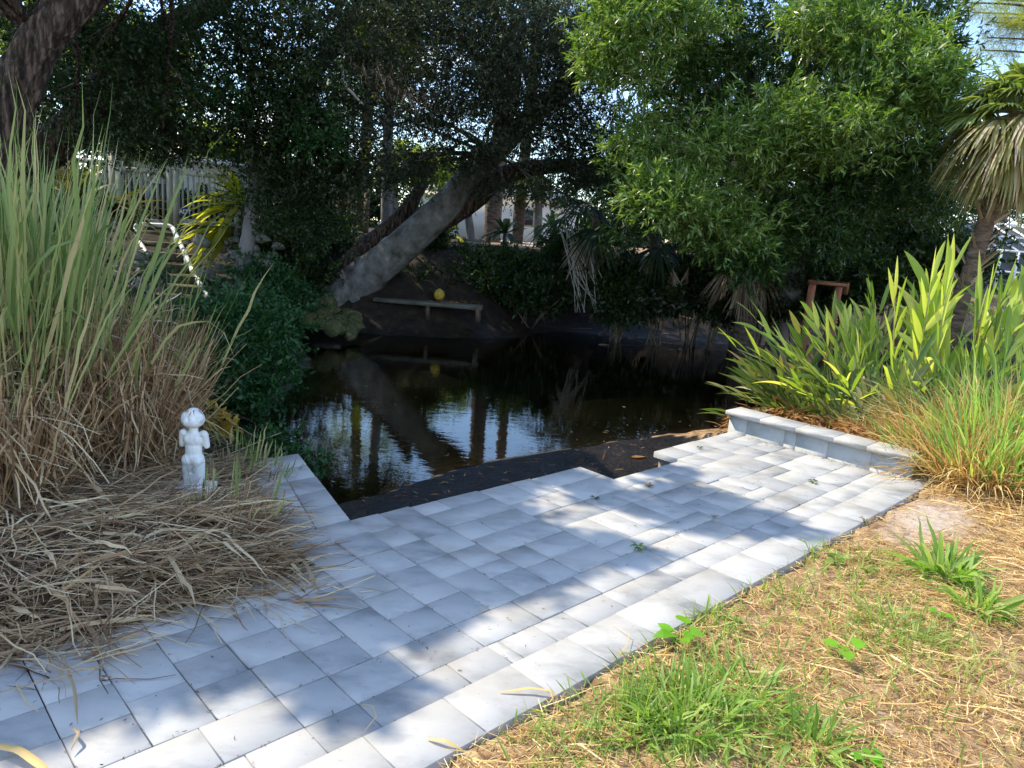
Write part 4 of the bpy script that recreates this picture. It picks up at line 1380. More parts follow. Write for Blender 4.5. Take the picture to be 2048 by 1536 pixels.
tl = thing('dracaena_clump', 'cluster of pale slender stems with narrow leaves behind the gate', 'plant', tuple(at(290, 440, 19.8)))
m_ = MB()
lv = MB()
for k in range(13):
    a = at(250 + k * 8 + rng.normal(0, 3), 440, 19.8)
    b = at(250 + k * 8 + rng.normal(0, 14), 290 + rng.normal(0, 15), 19.8 + rng.normal(0, .3))
    add_tube(m_, [a, (a + b) / 2 + rng.normal(0, .05, 3), b], [.04, .032, .025], 6, 3)
    n = 26
    lv.add(*ribbons(np.repeat(b[None], n, 0) + rng.normal(0, .04, (n, 3)), nrm(rng.normal(0, 1, (n, 3)) + [0, 0, .5]), rng.uniform(.35, .6, n), .035, .5, 4, prof='strap'))
m_.build('stems', MAT['bark_pale'], tl, smooth=True)
lv.build('leaves', MAT['palmleaf'], tl)

# ---- steps and pipe handrail down the bank
stp = thing('bank_steps', 'flight of mossy timber steps coming down from the gate', 'steps', tuple(at(330, 470, 17.4)))
for k in range(8):
    f = k / 7
    u, v, y = 318 + f * 48, 462 + f * 150, 17.4 - f * 4.0
    cc = at(u, v, y)
    wd = 1.15
    m_ = MB()
    m_.box(cc - [0, 0, .1], (wd, .42, .2), bev=.012)
    m_.build('step', MAT['step'], stp)
hr = thing('pipe_handrail', 'white plastic pipe handrail looped around the bank steps', 'handrail', tuple(at(340, 560, 15)))


def pipe(pts, r=.05, name='rail_pipe'):
    m_ = MB()
    add_tube(m_, pts, [r] * len(pts), 12, 5)
    return m_.build(name, MAT['pvc'], hr, smooth=True)


pipe(A((270, 458, 16.9), (279, 482, 16.6), (300, 520, 15.9), (322, 560, 15.1), (337, 588, 14.6), (358, 622, 13.9), (372, 652, 13.4)))
pipe(A((346, 457, 16.9), (356, 478, 16.6), (372, 512, 15.9), (386, 542, 15.3), (409, 584, 14.4), (425, 612, 13.9)))
pipe(A((270, 455, 16.9), (278, 449, 16.95), (310, 450, 16.95), (338, 452, 16.95), (347, 459, 16.9)), name='top_pipe')
pipe(A((337, 579, 14.65), (372, 579, 14.6), (408, 579, 14.5)), .045, 'cross_pipe')
for q in ((300, 520, 15.9), (372, 512, 15.9), (337, 588, 14.6), (409, 584, 14.4), (276, 475, 16.7), (352, 470, 16.7)):
    a = at(*q)
    m_ = MB()
    b = np.array([a[0], a[1], float(ground_z(a[0], a[1])) - .1])
    add_tube(m_, [a, (a + b) / 2, b], [.045] * 3, 10, 1)
    m_.build('rail_post', MAT['pvc'], hr, smooth=True)
for q in ((279, 482, 16.6), (356, 478, 16.6), (337, 586, 14.62), (386, 542, 15.3)):
    a = at(*q)
    m_ = MB()
    d_ = nrm(at(q[0] + 12, q[1] + 24, q[2] - .5) - a)
    add_tube(m_, [a - d_ * .06, a + d_ * .06], [.058, .058], 12, 1)
    m_.build('pipe_joint', MAT['pvc'], hr, smooth=True)


# ---- strap-leaved rosettes beside the gate
def rosette(label, c, n, L, W, mat, el=(5, 75), az=None, droop=.35, name='strap_leaved_plant', stemh=.3):
    T = thing(name, label, 'plant', tuple(c - UP * stemh))
    m_ = MB()
    add_tube(m_, [c - UP * stemh, c], [.06, .05], 8, 1)
    m_.build('stem', MAT['bark_slim'], T)
    m_ = MB()
    a = az(n) if az else rng.uniform(0, 2 * np.pi, n)
    e = np.radians(rng.uniform(el[0], el[1], n))
    D = np.stack([np.cos(a) * np.cos(e), np.sin(a) * np.cos(e), np.sin(e)], 1)
    m_.add(*ribbons(np.repeat(c[None], n, 0) + D * .05, D, L * rng.uniform(.7, 1.15, n), W * rng.uniform(.8, 1.2, n), droop * rng.uniform(.5, 1.6, n), 9,
                    nrm(np.cross(D, UP)), 'strap', fold=.3, wob=.012))
    m_.build('leaves', mat, T, smooth=True)
    return T


cR = at(490, 410, 15.6)
rosette('big strap-leaved plant glowing yellow-green between the yard sign and the slim tree', cR, 46, 1.3, .15, MAT['brom'], (-25, 75), lambda n: rng.uniform(.75 * np.pi, 1.5 * np.pi, n), .4)
rosette('low strap-leaved plant with yellow drooping leaves under the big glowing one', at(470, 452, 15.5), 26, 1.2, .14, MAT['brom'], (-35, 10), lambda n: rng.uniform(.85 * np.pi, 1.45 * np.pi, n), .3)
rosette('strap-leaved plant with one long pale leaf trailing right of the slim tree', at(505, 470, 15.7), 9, 1.1, .13, MAT['brom'], (-45, 0), lambda n: rng.uniform(-.5 * np.pi, .1 * np.pi, n), .35)
rosette('tall dark strap-leaved plant at the left before the fence', at(150, 400, 15.4), 44, 1.25, .17, MAT['bromdark'], (0, 80), None, .35)
rosette('dark strap-leaved plant whose long leaves arch over the pipe rail', at(215, 420, 15.8), 30, 1.35, .13, MAT['bromdark'], (-10, 45), lambda n: rng.uniform(-.6 * np.pi, .2 * np.pi, n), .4)
rosette('yellow strap-leaved plant at the left edge behind the reeds', at(45, 330, 14.6), 26, .9, .13, MAT['brom'], (10, 80), None, .3)

for lb, u, v, y, n_ in (('broad-leaved green plant below the fork of the leaning trunk', 1010, 468, 19.0, 22), ('broad-leaved plant in front of the low white house', 1105, 455, 19.5, 24), ('yellow-green broad-leaved plant left of the tall palms', 895, 470, 19.2, 16)):
    rosette(lb, at(u, v, y), n_, .7, .16, MAT['under'] if n_ > 20 else MAT['brom'], (10, 85), None, .5, 'broad_leaved_plant', .5)

# ---- stones on the banks
stone_src = []
for k in range(6):
    m_ = MB()
    n1, n2 = 7, 10
    V = []
    sc_ = rng.uniform(.75, 1.25, 3) * [1.15, 1, .75]
    ph = rng.uniform(0, 6, 3)
    for i in range(n1 + 1):
        th = math.pi * i / n1
        for j in range(n2):
            a = 2 * math.pi * j / n2
            q = np.array([math.sin(th) * math.cos(a), math.sin(th) * math.sin(a), math.cos(th)])
            q = q * sc_ * (1 + .16 * math.sin(3 * q[0] + ph[0]) + .15 * math.sin(4 * q[1] + ph[1]) + .12 * math.sin(5 * q[2] + ph[2]) + rng.normal(0, .035) * (0 < i < n1))
            V.append(q)
    Fc = [[i * n2 + j, (i + 1) * n2 + j, (i + 1) * n2 + (j + 1) % n2, i * n2 + (j + 1) % n2] for i in range(n1) for j in range(n2)]
    m_.add(V, np.array(Fc))
    stone_src.append(m_)


def stones(n, pick, mat, label, group, size):
    mes = []
    for m_ in stone_src:
        o = m_.build('stone', mat, smooth=True)
        mes.append(o.data)
        bpy.data.objects.remove(o)
    for k in range(n):
        u, v, y = pick(k)
        p_ = at(u, v, y)
        r = size * rng.choice([.45, .6, .8, 1.0, 1.3]) * rng.uniform(.8, 1.2)
        o = bpy.data.objects.new('river_stone', mes[int(rng.integers(6))])
        COL.objects.link(o)
        o.location = (p_[0], p_[1], max(p_[2], float(ground_z(p_[0], p_[1])) + r * .1))
        o.scale = (r, r, r)
        o.rotation_euler = tuple(rng.uniform(-.5, .5, 2)) + (rng.uniform(0, 6.28),)
        tag(o, label, 'stone', group)


stones(90, lambda k: (lambda f, g_: (470 + 235 * f + 18 * g_, 548 + 85 * f ** 1.2 + 60 * g_ * (1 - .25 * f), 13.9 - 1.2 * g_))(rng.uniform(0, 1), rng.uniform(0, 1)), MAT['stonemoss'], 'rounded mossy stone in the bank lining left of the leaning trunk', 'mossy stones left of the leaning trunk', .15)
stones(46, lambda k: (rng.uniform(395, 560), rng.uniform(475, 590), 15.4 - rng.uniform(0, 1)), MAT['stone'], 'pale rounded stone on the slope under the strap-leaved plants', 'pale stones under the strap-leaved plants', .10)
stones(34, lambda k: (rng.uniform(215, 300), rng.uniform(490, 600), 14.6 - rng.uniform(0, 1)), MAT['stone'], 'grey river stone on the slope left of the pipe handrail', 'grey stones left of the handrail', .10)
stones(38, lambda k: (lambda f: (1225 + 230 * f, 590 + 30 * f + rng.normal(0, 9), 16.2 - rng.uniform(0, .6)))(rng.uniform(0, 1)), MAT['stone'], 'broken pale stone in the rubble along the far waterline', 'pale rubble along the far waterline', .13)

# ---- things on the far waterline
pk = thing('plank', 'long weathered plank lying along the far waterline by the leaning trunk', 'plank', tuple(at(850, 606, 15.2)))
a, b = at(752, 604, 15.3), at(965, 609, 15.1)
m_ = MB()
m_.box((a + b) / 2, (b[0] - a[0], .5, .07), bev=.006)
m_.build('board', MAT['plank'], pk)
for f in (.04, .5, .96):
    for dy in (-.18, .18):
        q = a + (b - a) * f
        add_tube(MBP := MB(), [q + [0, dy, -.04], q + [.02, dy, -.35]], [.045, .05], 8, 1, .03)
        MBP.build('post', MAT['wooddark'], pk)
lit = MB()
n = 260
B = a + (b - a) * rng.uniform(0, 1, (n, 1)) + np.stack([np.zeros(n), rng.uniform(-.24, .24, n), np.full(n, .045)], 1)
lit.add(*ribbons(B, nrm(rng.normal(0, 1, (n, 3)) * [1, 1, .15]), rng.uniform(.03, .12, n), rng.uniform(.006, .03, n), .05, 2, prof='leaf'))
lit.build('leaf_litter', MAT['deadleaf'], pk)
m_ = MB()
a, b = at(733, 577, 15.5), at(765, 600, 15.3)
dd = nrm(b - a)
R = np.stack([dd, [0, 1, 0], np.cross(dd, [0, 1, 0])], 1)
m_.box((a + b) / 2, (np.linalg.norm(b - a), .3, .06), R)
m_.build('tilted_board', MAT['plank'], pk)
m_ = MB()
lathe(m_, at(878, 600, 15.2), [(.01, 0), (.06, .01), (.1, .05), (.115, .11), (.1, .17), (.06, .21), (.02, .225), (.02, .24), (.0, .24)], 16)
tag(m_.build('yellow_ball', MAT['gold'], loc=at(878, 600, 15.2), smooth=True), 'small scuffed yellow ball resting on the weathered plank', 'ball')
m_ = MB()
pf = onz(891, 640, WATER)
lathe(m_, pf - [0, 0, .03], [(.0, 0), (.06, .01), (.085, .05), (.06, .1), (.02, .11), (.012, .2), (0, .2)], 14)
tag(m_.build('float', MAT['orange'], loc=pf, smooth=True), 'small orange float sitting on the dark water near the far bank', 'float')
# dead branches lying in the shallows
for k, (pts, r0, lb) in enumerate([(((1230, 668), (1245, 652), (1275, 660)), .02, 'crooked bare stick poking from the water below the stones'), (((1290, 615), (1380, 630), (1460, 660)), .035, 'long dead branch lying over the far waterline'),
                                   (((1060, 600), (1110, 625), (1160, 655)), .015, 'thin pale twig slanting into the water'), (((1330, 640), (1400, 632), (1440, 640)), .03, 'short dead branch before the frond-wrapped palm')]):
    m_ = MB()
    P3 = [onz(u, v, WATER + .05) for u, v in pts]
    P3[1] = P3[1] + [0, 0, .12]
    add_tube(m_, P3, [r0, r0 * .8, r0 * .4], 6, 4, .08)
    add_tube(m_, [P3[1], P3[1] + [.25, -.1, .25]], [r0 * .5, r0 * .2], 5, 1)
    tag(m_.build('dead_branch', MAT['bark_pale'], loc=P3[0], smooth=True), lb, 'branch')
n = 1500
uu = rng.uniform(1180, 1560, n)
B = np.array([onz(u, rng.normal(640, 16), WATER + .06) for u in uu])
B[:, 2] = np.maximum(ground_z(B[:, 0], B[:, 1]), WATER) + .01
m_ = MB()
m_.add(*ribbons(B, nrm(rng.normal(0, 1, (n, 3)) * [1, .5, .12]), rng.uniform(.08, .5, n), .014, .02, 2))
tag(m_.build('bank_litter', MAT['strawgrey']), kind='stuff')
tag(bpy.data.objects['bank_litter'], 'dry twigs and leaf litter along the far waterline', 'litter')

# ---- reddish bench half hidden behind the ginger
bn = thing('bench', 'reddish-brown wooden bench half hidden behind the ginger leaves', 'bench', tuple(at(1650, 640, 12.5)))
bx0, bz0, by0 = at(1625, 568, 12.5)[0], at(1640, 566, 12.5)[2], 12.5
zb = float(ground_z(bx0 + .5, by0))


def bar(name, c, s, m=MAT['woodred']):
    MB().box(c, s, bev=.004).build(name, m, bn)


bar('armrest', (bx0 + .25, by0, bz0), (.62, .14, .05))
bar('armrest', (bx0 + .45, by0 + .5, bz0), (.62, .14, .05))
for dx in (0, .45):
    for dy in (0, .5):
        bar('leg', (bx0 + dx + .4 * dy, by0 + dy, (zb + bz0) / 2 - .03), (.10, .08, bz0 - zb - .02))
bar('seat', (bx0 + .25, by0 + .25, zb + (bz0 - zb) * .55), (.5, .42, .04))
bar('backrest', (bx0 + .6, by0 + .25, bz0 - .06), (.04, .5, .2))

# ---- dark timber fence, white building, roofed house, screened enclosure beyond the bank
wf = thing('timber_fence', 'dark post and rail timber fence behind the left end of the leaning trunk', 'fence', tuple(at(700, 500, 21)))
for u in (676, 697, 732):
    gbar(MB(), u - 5, u + 5, 385, 505, 21, .12).build('fence_post', MAT['wooddark'], wf)
for v in (412, 440, 468, 490):
    gbar(MB(), 672, 738, v - 4, v + 4, 21.1, .05).build('fence_rail', MAT['wooddark'], wf)


def building(name, label, u0, u1, v0, v1, y, depth, wallm, roofm, roofh, windows=(), cat='building'):
    a, b = at(u0, v0, y), at(u1, v1, y)
    z0, z1 = 1.2, at((u0 + u1) / 2, v0, y)[2]
    T = thing(name, label, cat, ((a[0] + b[0]) / 2, y + depth / 2, 1.4))
    x0, x1 = a[0], b[0]
    MB().box(((x0 + x1) / 2, y + depth / 2, (z0 + z1) / 2), (x1 - x0, depth, z1 - z0)).build('wall', wallm, T)
    m_ = MB()
    o = .5
    V = [(x0 - o, y - o, z1), (x1 + o, y - o, z1), (x1 + o, y + depth + o, z1), (x0 - o, y + depth + o, z1), (x0 + depth * .3, y + depth / 2, z1 + roofh), (x1 - depth * .3, y + depth / 2, z1 + roofh)]
    m_.V.append(np.array(V, float)); m_.n = 6
    m_.F += [np.array([[0, 1, 5, 4]]), np.array([[2, 3, 4, 5]]), np.array([[1, 2, 5]]), np.array([[3, 0, 4]]), np.array([[3, 2, 1, 0]])]
    m_.mi += [0] * 5
    m_.build('roof', roofm, T)
    for (f0, f1, h0, h1) in windows:
        xa, xb = x0 + (x1 - x0) * f0, x0 + (x1 - x0) * f1
        za, zb_ = z0 + (z1 - z0) * h0, z0 + (z1 - z0) * h1
        w = MB().box(((xa + xb) / 2, y - .015, (za + zb_) / 2), (xb - xa, .05, zb_ - za)).build('window', MAT['cream'], T)
        MB().box(((xa + xb) / 2, y - .045, (za + zb_) / 2), (xb - xa - .12, .02, zb_ - za - .12)).build('pane', MAT['glass'], w)
    return T


building('white_house', 'low white house seen through the leaves behind the leaning trunk', 830, 1160, 392, 470, 32, 8, MAT['white'], MAT['white'], .8, [(.15, .25, .45, .8), (.6, .72, .45, .8)])
building('white_shed', 'white panelled shed behind the gate and pickets', 215, 470, 322, 440, 24, 4, MAT['white'], MAT['white'], .5, [(.7, .8, .3, .7)])
building('roofed_house', 'white house with brown shingle roof behind the ginger', 1640, 1830, 426, 500, 26, 6, MAT['white'], MAT['roof'], 1.0, [(.45, .95, .2, .8)])
scx = thing('screen_enclosure', 'screened pool enclosure with white frame at the right edge', 'enclosure', tuple(at(2030, 540, 22)))
a, b = at(1975, 470, 22), at(2150, 470, 22)
zt = at(2010, 452, 22)[2]
x0, x1 = a[0], b[0]
for k in range(6):
    x = x0 + (x1 - x0) * k / 5
    MB().box((x, 22, (1.3 + zt - .7) / 2), (.07, .07, zt - .7 - 1.3 + .0)).build('frame_post', MAT['white'], scx)
    m_ = MB()
    add_tube(m_, [(x, 22, zt - .7), (x, 24.5, zt + .2)], [.04, .04], 4, 1)
    m_.build('roof_bar', MAT['white'], scx)
for z_, y_ in ((zt - .7, 22), (zt - .25, 23.25), (zt + .2, 24.5), (1.9, 22)):
    MB().box(((x0 + x1) / 2, y_, z_), (x1 - x0, .06, .06)).build('frame_bar', MAT['white'], scx)
m_ = MB()
m_.add([(x0, 22.05, 1.2), (x1, 22.05, 1.2), (x1, 22.05, zt - .72), (x0, 22.05, zt - .72), (x0, 24.5, zt + .16), (x1, 24.5, zt + .16)], np.array([[0, 1, 2, 3], [3, 2, 5, 4]]))
m_.build('screen', MAT['screen'], scx)

# ---------------------------------------------------------------- garden statue
st = onz(388, 980, .06)
T = thing('cherub_statue', 'white painted cherub statue seen from behind, standing by the brown reeds', 'statue', tuple(st))
Hs = .565


def ell(mb, c, r, n1=10, n2=16, rot=None):
    V = []
    for i in range(n1 + 1):
        th = math.pi * i / n1
        for j in range(n2):
            a = 2 * math.pi * j / n2
            V.append((r[0] * math.sin(th) * math.cos(a), r[1] * math.sin(th) * math.sin(a), r[2] * math.cos(th)))
    V = np.array(V)
    if rot is not None:
        V = V @ np.array(rot).T
    V = (V + np.array(c)) * [Hs * .88, Hs * .9, Hs] + st
    Fc = np.array([[i * n2 + j, (i + 1) * n2 + j, (i + 1) * n2 + (j + 1) % n2, i * n2 + (j + 1) % n2] for i in range(n1) for j in range(n2)])
    mb.add(V, Fc)


def cap(mb, a, b, ra, rb):
    a, b = np.array(a), np.array(b)
    for t in np.linspace(0, 1, 9):
        r = ra + (rb - ra) * t
        ell(mb, a + (b - a) * t, (r, r, r), 8, 12)


m_ = MB()
m_.box(st + np.array([.012, 0, .02]), (.22, .17, .05))
m_.box(st + np.array([0, .0, .075]), (.105, .08, .09))
for sgn in (-1, 1):
    cap(m_, (sgn * .065, 0, .08), (sgn * .07, -.005, .25), .072, .08)
    cap(m_, (sgn * .07, -.005, .25), (sgn * .065, 0, .36), .08, .082)
    ell(m_, (sgn * .062, -.03, .375), (.085, .085, .075))
    cap(m_, (sgn * .145, .01, .675), (sgn * .162, .03, .55), .048, .042)
    cap(m_, (sgn * .162, .03, .55), (sgn * .06, .13, .60), .042, .034)
    ell(m_, (sgn * .03, .15, .62), (.035, .03, .035))
    ell(m_, (sgn * .13, .005, .69), (.055, .055, .045))
ell(m_, (0, 0, .40), (.135, .10, .085))
ell(m_, (0, 0, .50), (.112, .085, .12))
ell(m_, (0, 0, .62), (.13, .085, .11))
ell(m_, (-.06, -.045, .63), (.045, .04, .055))
ell(m_, (.06, -.045, .63), (.045, .04, .055))
cap(m_, (0, 0, .70), (0, 0, .78), .062, .055)
ell(m_, (0, .01, .87), (.130, .125, .122))
ell(m_, (0, -.02, .835), (.142, .12, .07))
ell(m_, (-.085, -.01, .87), (.065, .08, .085))
ell(m_, (.085, -.01, .87), (.065, .08, .085))
ell(m_, (0, .118, .855), (.02, .025, .02))
for a, e in ((0, .2), (.9, .1), (1.8, .3), (2.6, .15), (3.4, .2), (4.2, .05), (5.0, .1), (5.7, .2)):
    ell(m_, (.105 * math.cos(a), .10 * math.sin(a), .85 + .05 * e), (.05, .05, .05), 8, 10)
body = m_.build('body', MAT['statue'], T, smooth=True)
rm = body.modifiers.new('remesh', 'REMESH')
rm.mode = 'VOXEL'
rm.voxel_size = .0048
rm.use_smooth_shade = True
smd = body.modifiers.new('smooth', 'SMOOTH')
smd.factor = .6
smd.iterations = 3
m_ = MB()
n = 26
m_.add(*ribbons(st + np.array([.0, 0, Hs * .975]) + rng.normal(0, .012, (n, 3)) * [1, 1, .2], nrm(rng.normal(0, 1, (n, 3)) * [1, .6, .15] + [.3, 0, .1]), rng.uniform(.03, .07, n), .01, .5, 3, prof='leaf'))
m_.build('head_litter', MAT['deadleaf'], T, label='dark leaf litter caught on top of the head')


# ---------------------------------------------------------------- reeds and dead thatch on the left
def gz(B):
    return ground_z(B[:, 0], B[:, 1])


def reed_clump(label, cx, cy, rx, ry, nd, ng, hd, hg, lean=(0, 0), group=None, wd=.012, wg=.015):
    z0 = float(ground_z(cx, cy))
    T = thing('reed_clump', label, 'reeds', (cx, cy, z0), group)
    for kind, n, h, mat, w in (('dead_stems', nd, hd, MAT['strawbrown'], wd), ('green_blades', ng, hg, MAT['reed'], wg)):
        if n == 0:
            continue
        a, r = rng.uniform(0, 2 * np.pi, n), np.sqrt(rng.uniform(0, 1, n))
        B = np.stack([cx + rx * r * np.cos(a), cy + ry * r * np.sin(a), np.zeros(n)], 1)
        B[:, 2] = gz(B) - .02
        out = np.stack([np.cos(a) * r, np.sin(a) * r, np.zeros(n)], 1)
        sp_ = .26 if kind == 'dead_stems' else .16
        D = nrm(out * sp_ + rng.normal(0, .17 if kind == 'dead_stems' else .15, (n, 3)) + [lean[0], lean[1], 1])
        L = h * rng.uniform(.45, 1.12, n)
        if kind == 'green_blades':
            B = B + D * (h * rng.uniform(.3, .55, n))[:, None]
            L = L * .6
        m_ = MB()
        m_.add(*ribbons(B, D, L, w * rng.uniform(.4, 1.9, n), np.where(rng.uniform(0, 1, n) < .35, .6, .15) * rng.uniform(.4, 1.4, n), 6, None, 'blade' if kind == 'green_blades' else 'stem', fold=.3 if kind == 'green_blades' else 0, wob=.012))
        m_.build(kind, mat, T, smooth=kind == 'green_blades')
        if kind == 'dead_stems' and h > .7:
            k = n
            a, r = rng.uniform(0, 2 * np.pi, k), np.sqrt(rng.uniform(0, 1, k)) * 1.12
            B = np.stack([cx + rx * r * np.cos(a), cy + ry * r * np.sin(a), np.zeros(k)], 1)
            B[:, 2] = gz(B) + rng.uniform(0, 1, k) * h * .95 * np.clip(1.25 - r * .5, .3, 1)
            out = np.stack([np.cos(a), np.sin(a), 0 * a], 1)
            D = nrm(out * .35 + rng.normal(0, .7, (k, 3)) + [0, 0, -.15])
            m2 = MB()
            m2.add(*ribbons(B, D, rng.uniform(.12, .5, k), rng.uniform(.005, .02, k), rng.uniform(.1, .8, k), 4, None, 'stem', wob=.03))
            m2.build('broken_blades', MAT['strawmix'], T)
    return T


rl = [('tall reed clump at the left picture edge with green blades over brown stems', -3.35, 4.45, .6, .5, 2600, 760, 1.4, 2.4, (-.02, 0)),
      ('reed clump right of the edge one, its dense brown stems packed tight', -2.95, 5.0, .42, .4, 2400, 120, 1.25, 1.6, (.0, 0)),
      ('reed clump in front of the green shrub with thin arching blades', -3.15, 5.7, .4, .4, 1300, 60, 1.15, 1.4, (.03, 0)),
      ('short brown reed clump just left of the cherub statue', -2.66, 4.8, .24, .28, 1300, 14, .95, 1.2, (.03, .0)),
      ('low brown reed clump at the left edge near the patio', -3.0, 3.85, .4, .35, 1600, 130, 1.0, 1.8, (-.08, 0)),
      ('reed clump behind the edge clump, pale green blades standing upright', -4.2, 5.6, .7, .6, 700, 560, 1.2, 2.3, (0, 0)),
      ('thin reed tuft leaning over the green shrub behind the statue', -2.75, 5.75, .12, .12, 30, 16, .8, 1.6, (.2, 0))]
for l in rl:
    reed_clump(*l, group='reed clumps at the left')
reed_clump('small stubbly tan tuft between the cherub statue and the patio arm', -1.62, 4.05, .24, .2, 520, 16, .34, .55, (.1, 0), 'reed clumps at the left', .009, .012)
reed_clump('green-tipped tuft right behind the cherub statue', -1.85, 5.1, .25, .2, 160, 60, .3, .5, (.1, 0), 'reed clumps at the left', .008, .01)

# cut straw lying in a thick mat
def in_mat(x, y):
    s, t = wp(x, y)
    edge = np.where(s < 1.5, 2.62 + .10 * np.sin(s * 9) + .05 * np.sin(s * 23), 3.0)
    return (t > edge) & (s < 1.46 + np.clip(t - 3.1, 0, 2) * .30 + .03 * np.sin(t * 20)) & (t < 4.4 + .1 * np.sin(s * 7)) & (x > -4.2)


def mat_points(n, f, box_):
    P_ = np.stack([rng.uniform(box_[0], box_[1], n * 4), rng.uniform(box_[2], box_[3], n * 4)], 1)
    P_ = P_[f(P_[:, 0], P_[:, 1])][:n]
    return P_


Pm = mat_points(17000, in_mat, (-4.0, -.7, 1.9, 6.0))
n = len(Pm)
mound = lambda x, y: (1 - .9 * np.exp(-((x - st[0]) ** 2 + (y - st[1] + .1) ** 2) / .06)) * (.03 + .20 * np.exp(-((x + 1.75) ** 2 / .5 + (y - 3.65) ** 2 / .25)) + .22 * np.exp(-((x + 2.8) ** 2 / .6 + (y - 4.0) ** 2 / .8)) + .10 * np.exp(-((x + 2.4) ** 2 / .5 + (y - 3.2) ** 2 / .2)))
sM, tM = wp(Pm[:, 0], Pm[:, 1])
dedge = np.clip(tM - 2.6, .02, 1)
B = np.column_stack([Pm, gz(np.column_stack([Pm, Pm[:, 0]])) * 0 + np.maximum(-.03, gz(Pm)) + mound(Pm[:, 0], Pm[:, 1]) * rng.uniform(.1, 1, n) * np.clip(dedge * 3, .15, 1)])
ang = rng.normal(.35, .95, n)
D = nrm(np.stack([np.cos(ang), np.sin(ang), rng.normal(.03, .16, n)], 1))
m_ = MB()
m_.add(*ribbons(B, D, rng.uniform(.08, .55, n), rng.uniform(.003, .011, n), rng.uniform(0, .12, n), 4, None, 'stem', wob=.02))
Bs_ = B[rng.choice(n, 9000)] + rng.normal(0, .03, (9000, 3)) * [1, 1, .25]
m_.add(*ribbons(Bs_, nrm(rng.normal(0, 1, (9000, 3)) * [1, 1, .35]), rng.uniform(.015, .09, 9000), rng.uniform(.002, .010, 9000), .1, 2, None, 'stem', wob=.05))
Bs_ = B[rng.choice(n, 1300)] + [0, 0, .012]
an = rng.normal(.35, 1.1, 1300)
m_.add(*ribbons(Bs_, nrm(np.stack([np.cos(an), np.sin(an), rng.normal(.05, .2, 1300)], 1)), rng.uniform(.12, .5, 1300), rng.uniform(.012, .028, 1300), rng.uniform(.05, .35, 1300), 6, None, 'blade', fold=.35, wob=.025))
tag(m_.build('straw_mat', MAT['strawmix']), 'thick mat of cut dry reed straw spilling to the patio edge', 'straw', kind='stuff')
# base of the mound so the straw does not float
gx2, gy2 = np.meshgrid(np.linspace(-4.2, -.7, 60), np.linspace(1.9, 6.1, 70))
ok = in_mat(gx2, gy2)
zz = np.where(ok, np.maximum(-.03, ground_z(gx2, gy2)) + mound(gx2, gy2) * .75 * np.clip((wp(gx2, gy2)[1] - 2.65) * 2.5, 0, 1) - .01, -.14)
i2 = np.arange(gx2.size).reshape(gx2.shape)
q = np.stack([i2[:-1, :-1], i2[:-1, 1:], i2[1:, 1:], i2[1:, :-1]], -1).reshape(-1, 4)
okq = ok.ravel()[q].any(1)
MAT['thatchsoil'] = noisemat('thatch_soil', [(.03, .022, .015), (.09, .065, .04), (.2, .15, .1)], 30, 8, .95, .8, 60, (1, 1, 1), dist=.02)
m_ = MB()
m_.add(np.stack([gx2, gy2, zz], -1).reshape(-1, 3), q[okq])
tag(m_.build('soil_mound', MAT['thatchsoil'], smooth=True), kind='structure')

# stray straws on the slabs: long ones are things
for k, (pts, w, lb) in enumerate([
        (((575, 1105), (610, 1130), (640, 1190)), .022, 'broad pale dead blade curving off the straw onto the patio'),
        (((0, 1385), (110, 1365), (215, 1335), (175, 1350)), .014, 'brown bent reed lying across the slabs at the left edge'),
        (((125, 1310), (150, 1390), (155, 1450)), .012, 'thin straw lying down the slabs at the left'),
        (((145, 1455), (158, 1475), (142, 1500)), .012, 'short curled straw at the shade line on the left'),
        (((-20, 1488), (40, 1510), (120, 1560)), .03, 'wide yellow dead blade in the bottom left corner'),
        (((1000, 1385), (1060, 1384), (1100, 1390), (1108, 1402)), .014, 'dry tan stick lying on the front border slab'),
        (((855, 1478), (890, 1490), (925, 1500)), .016, 'split dry stalk on the border near the bottom edge'),
        (((722, 1408), (745, 1420), (752, 1442), (728, 1464)), .005, 'thin curled stem on the sunny slabs'),
        (((500, 965), (540, 1010), (600, 1035), (620, 1040)), .006, 'long thin blade arching over the left arm of the patio'),
        (((520, 1020), (590, 1025), (660, 1043)), .012, 'pale blade lying across the foot of the left arm'),
        (((1225, 1250), (1258, 1275), (1252, 1300), (1228, 1320)), .004, 'fine dark curled stem at the border edge')]):
    P3 = np.array([onz(u, v, .022) for u, v in pts])
    P3[1:-1, 2] += .02
    m_ = MB()
    tt = np.linspace(0, 1, len(P3) * 4)
    ki = np.linspace(0, 1, len(P3))
    C = np.stack([np.interp(tt, ki, P3[:, j]) for j in range(3)], 1)
    T3 = nrm(np.gradient(C, axis=0))
    S3 = nrm(np.cross(T3, UP)) * (w / 2 * np.clip(np.minimum(.4 + tt * 3, (1.05 - tt) * 3), .1, 1))[:, None]
    V = np.stack([C - S3, C + [0, 0, w * .25], C + S3], 1).reshape(-1, 3)
    nn = len(C)
    Fc = np.array([[i * 3 + j, i * 3 + j + 1, i * 3 + j + 4, i * 3 + j + 3] for i in range(nn - 1) for j in range(2)])
    m_.add(V, Fc)
    tag(m_.build('dry_blade', MAT['straw'] if k > 3 else MAT['strawgrey'], loc=P3[0]), lb, 'dry stalk', 'stray stalks on the patio')

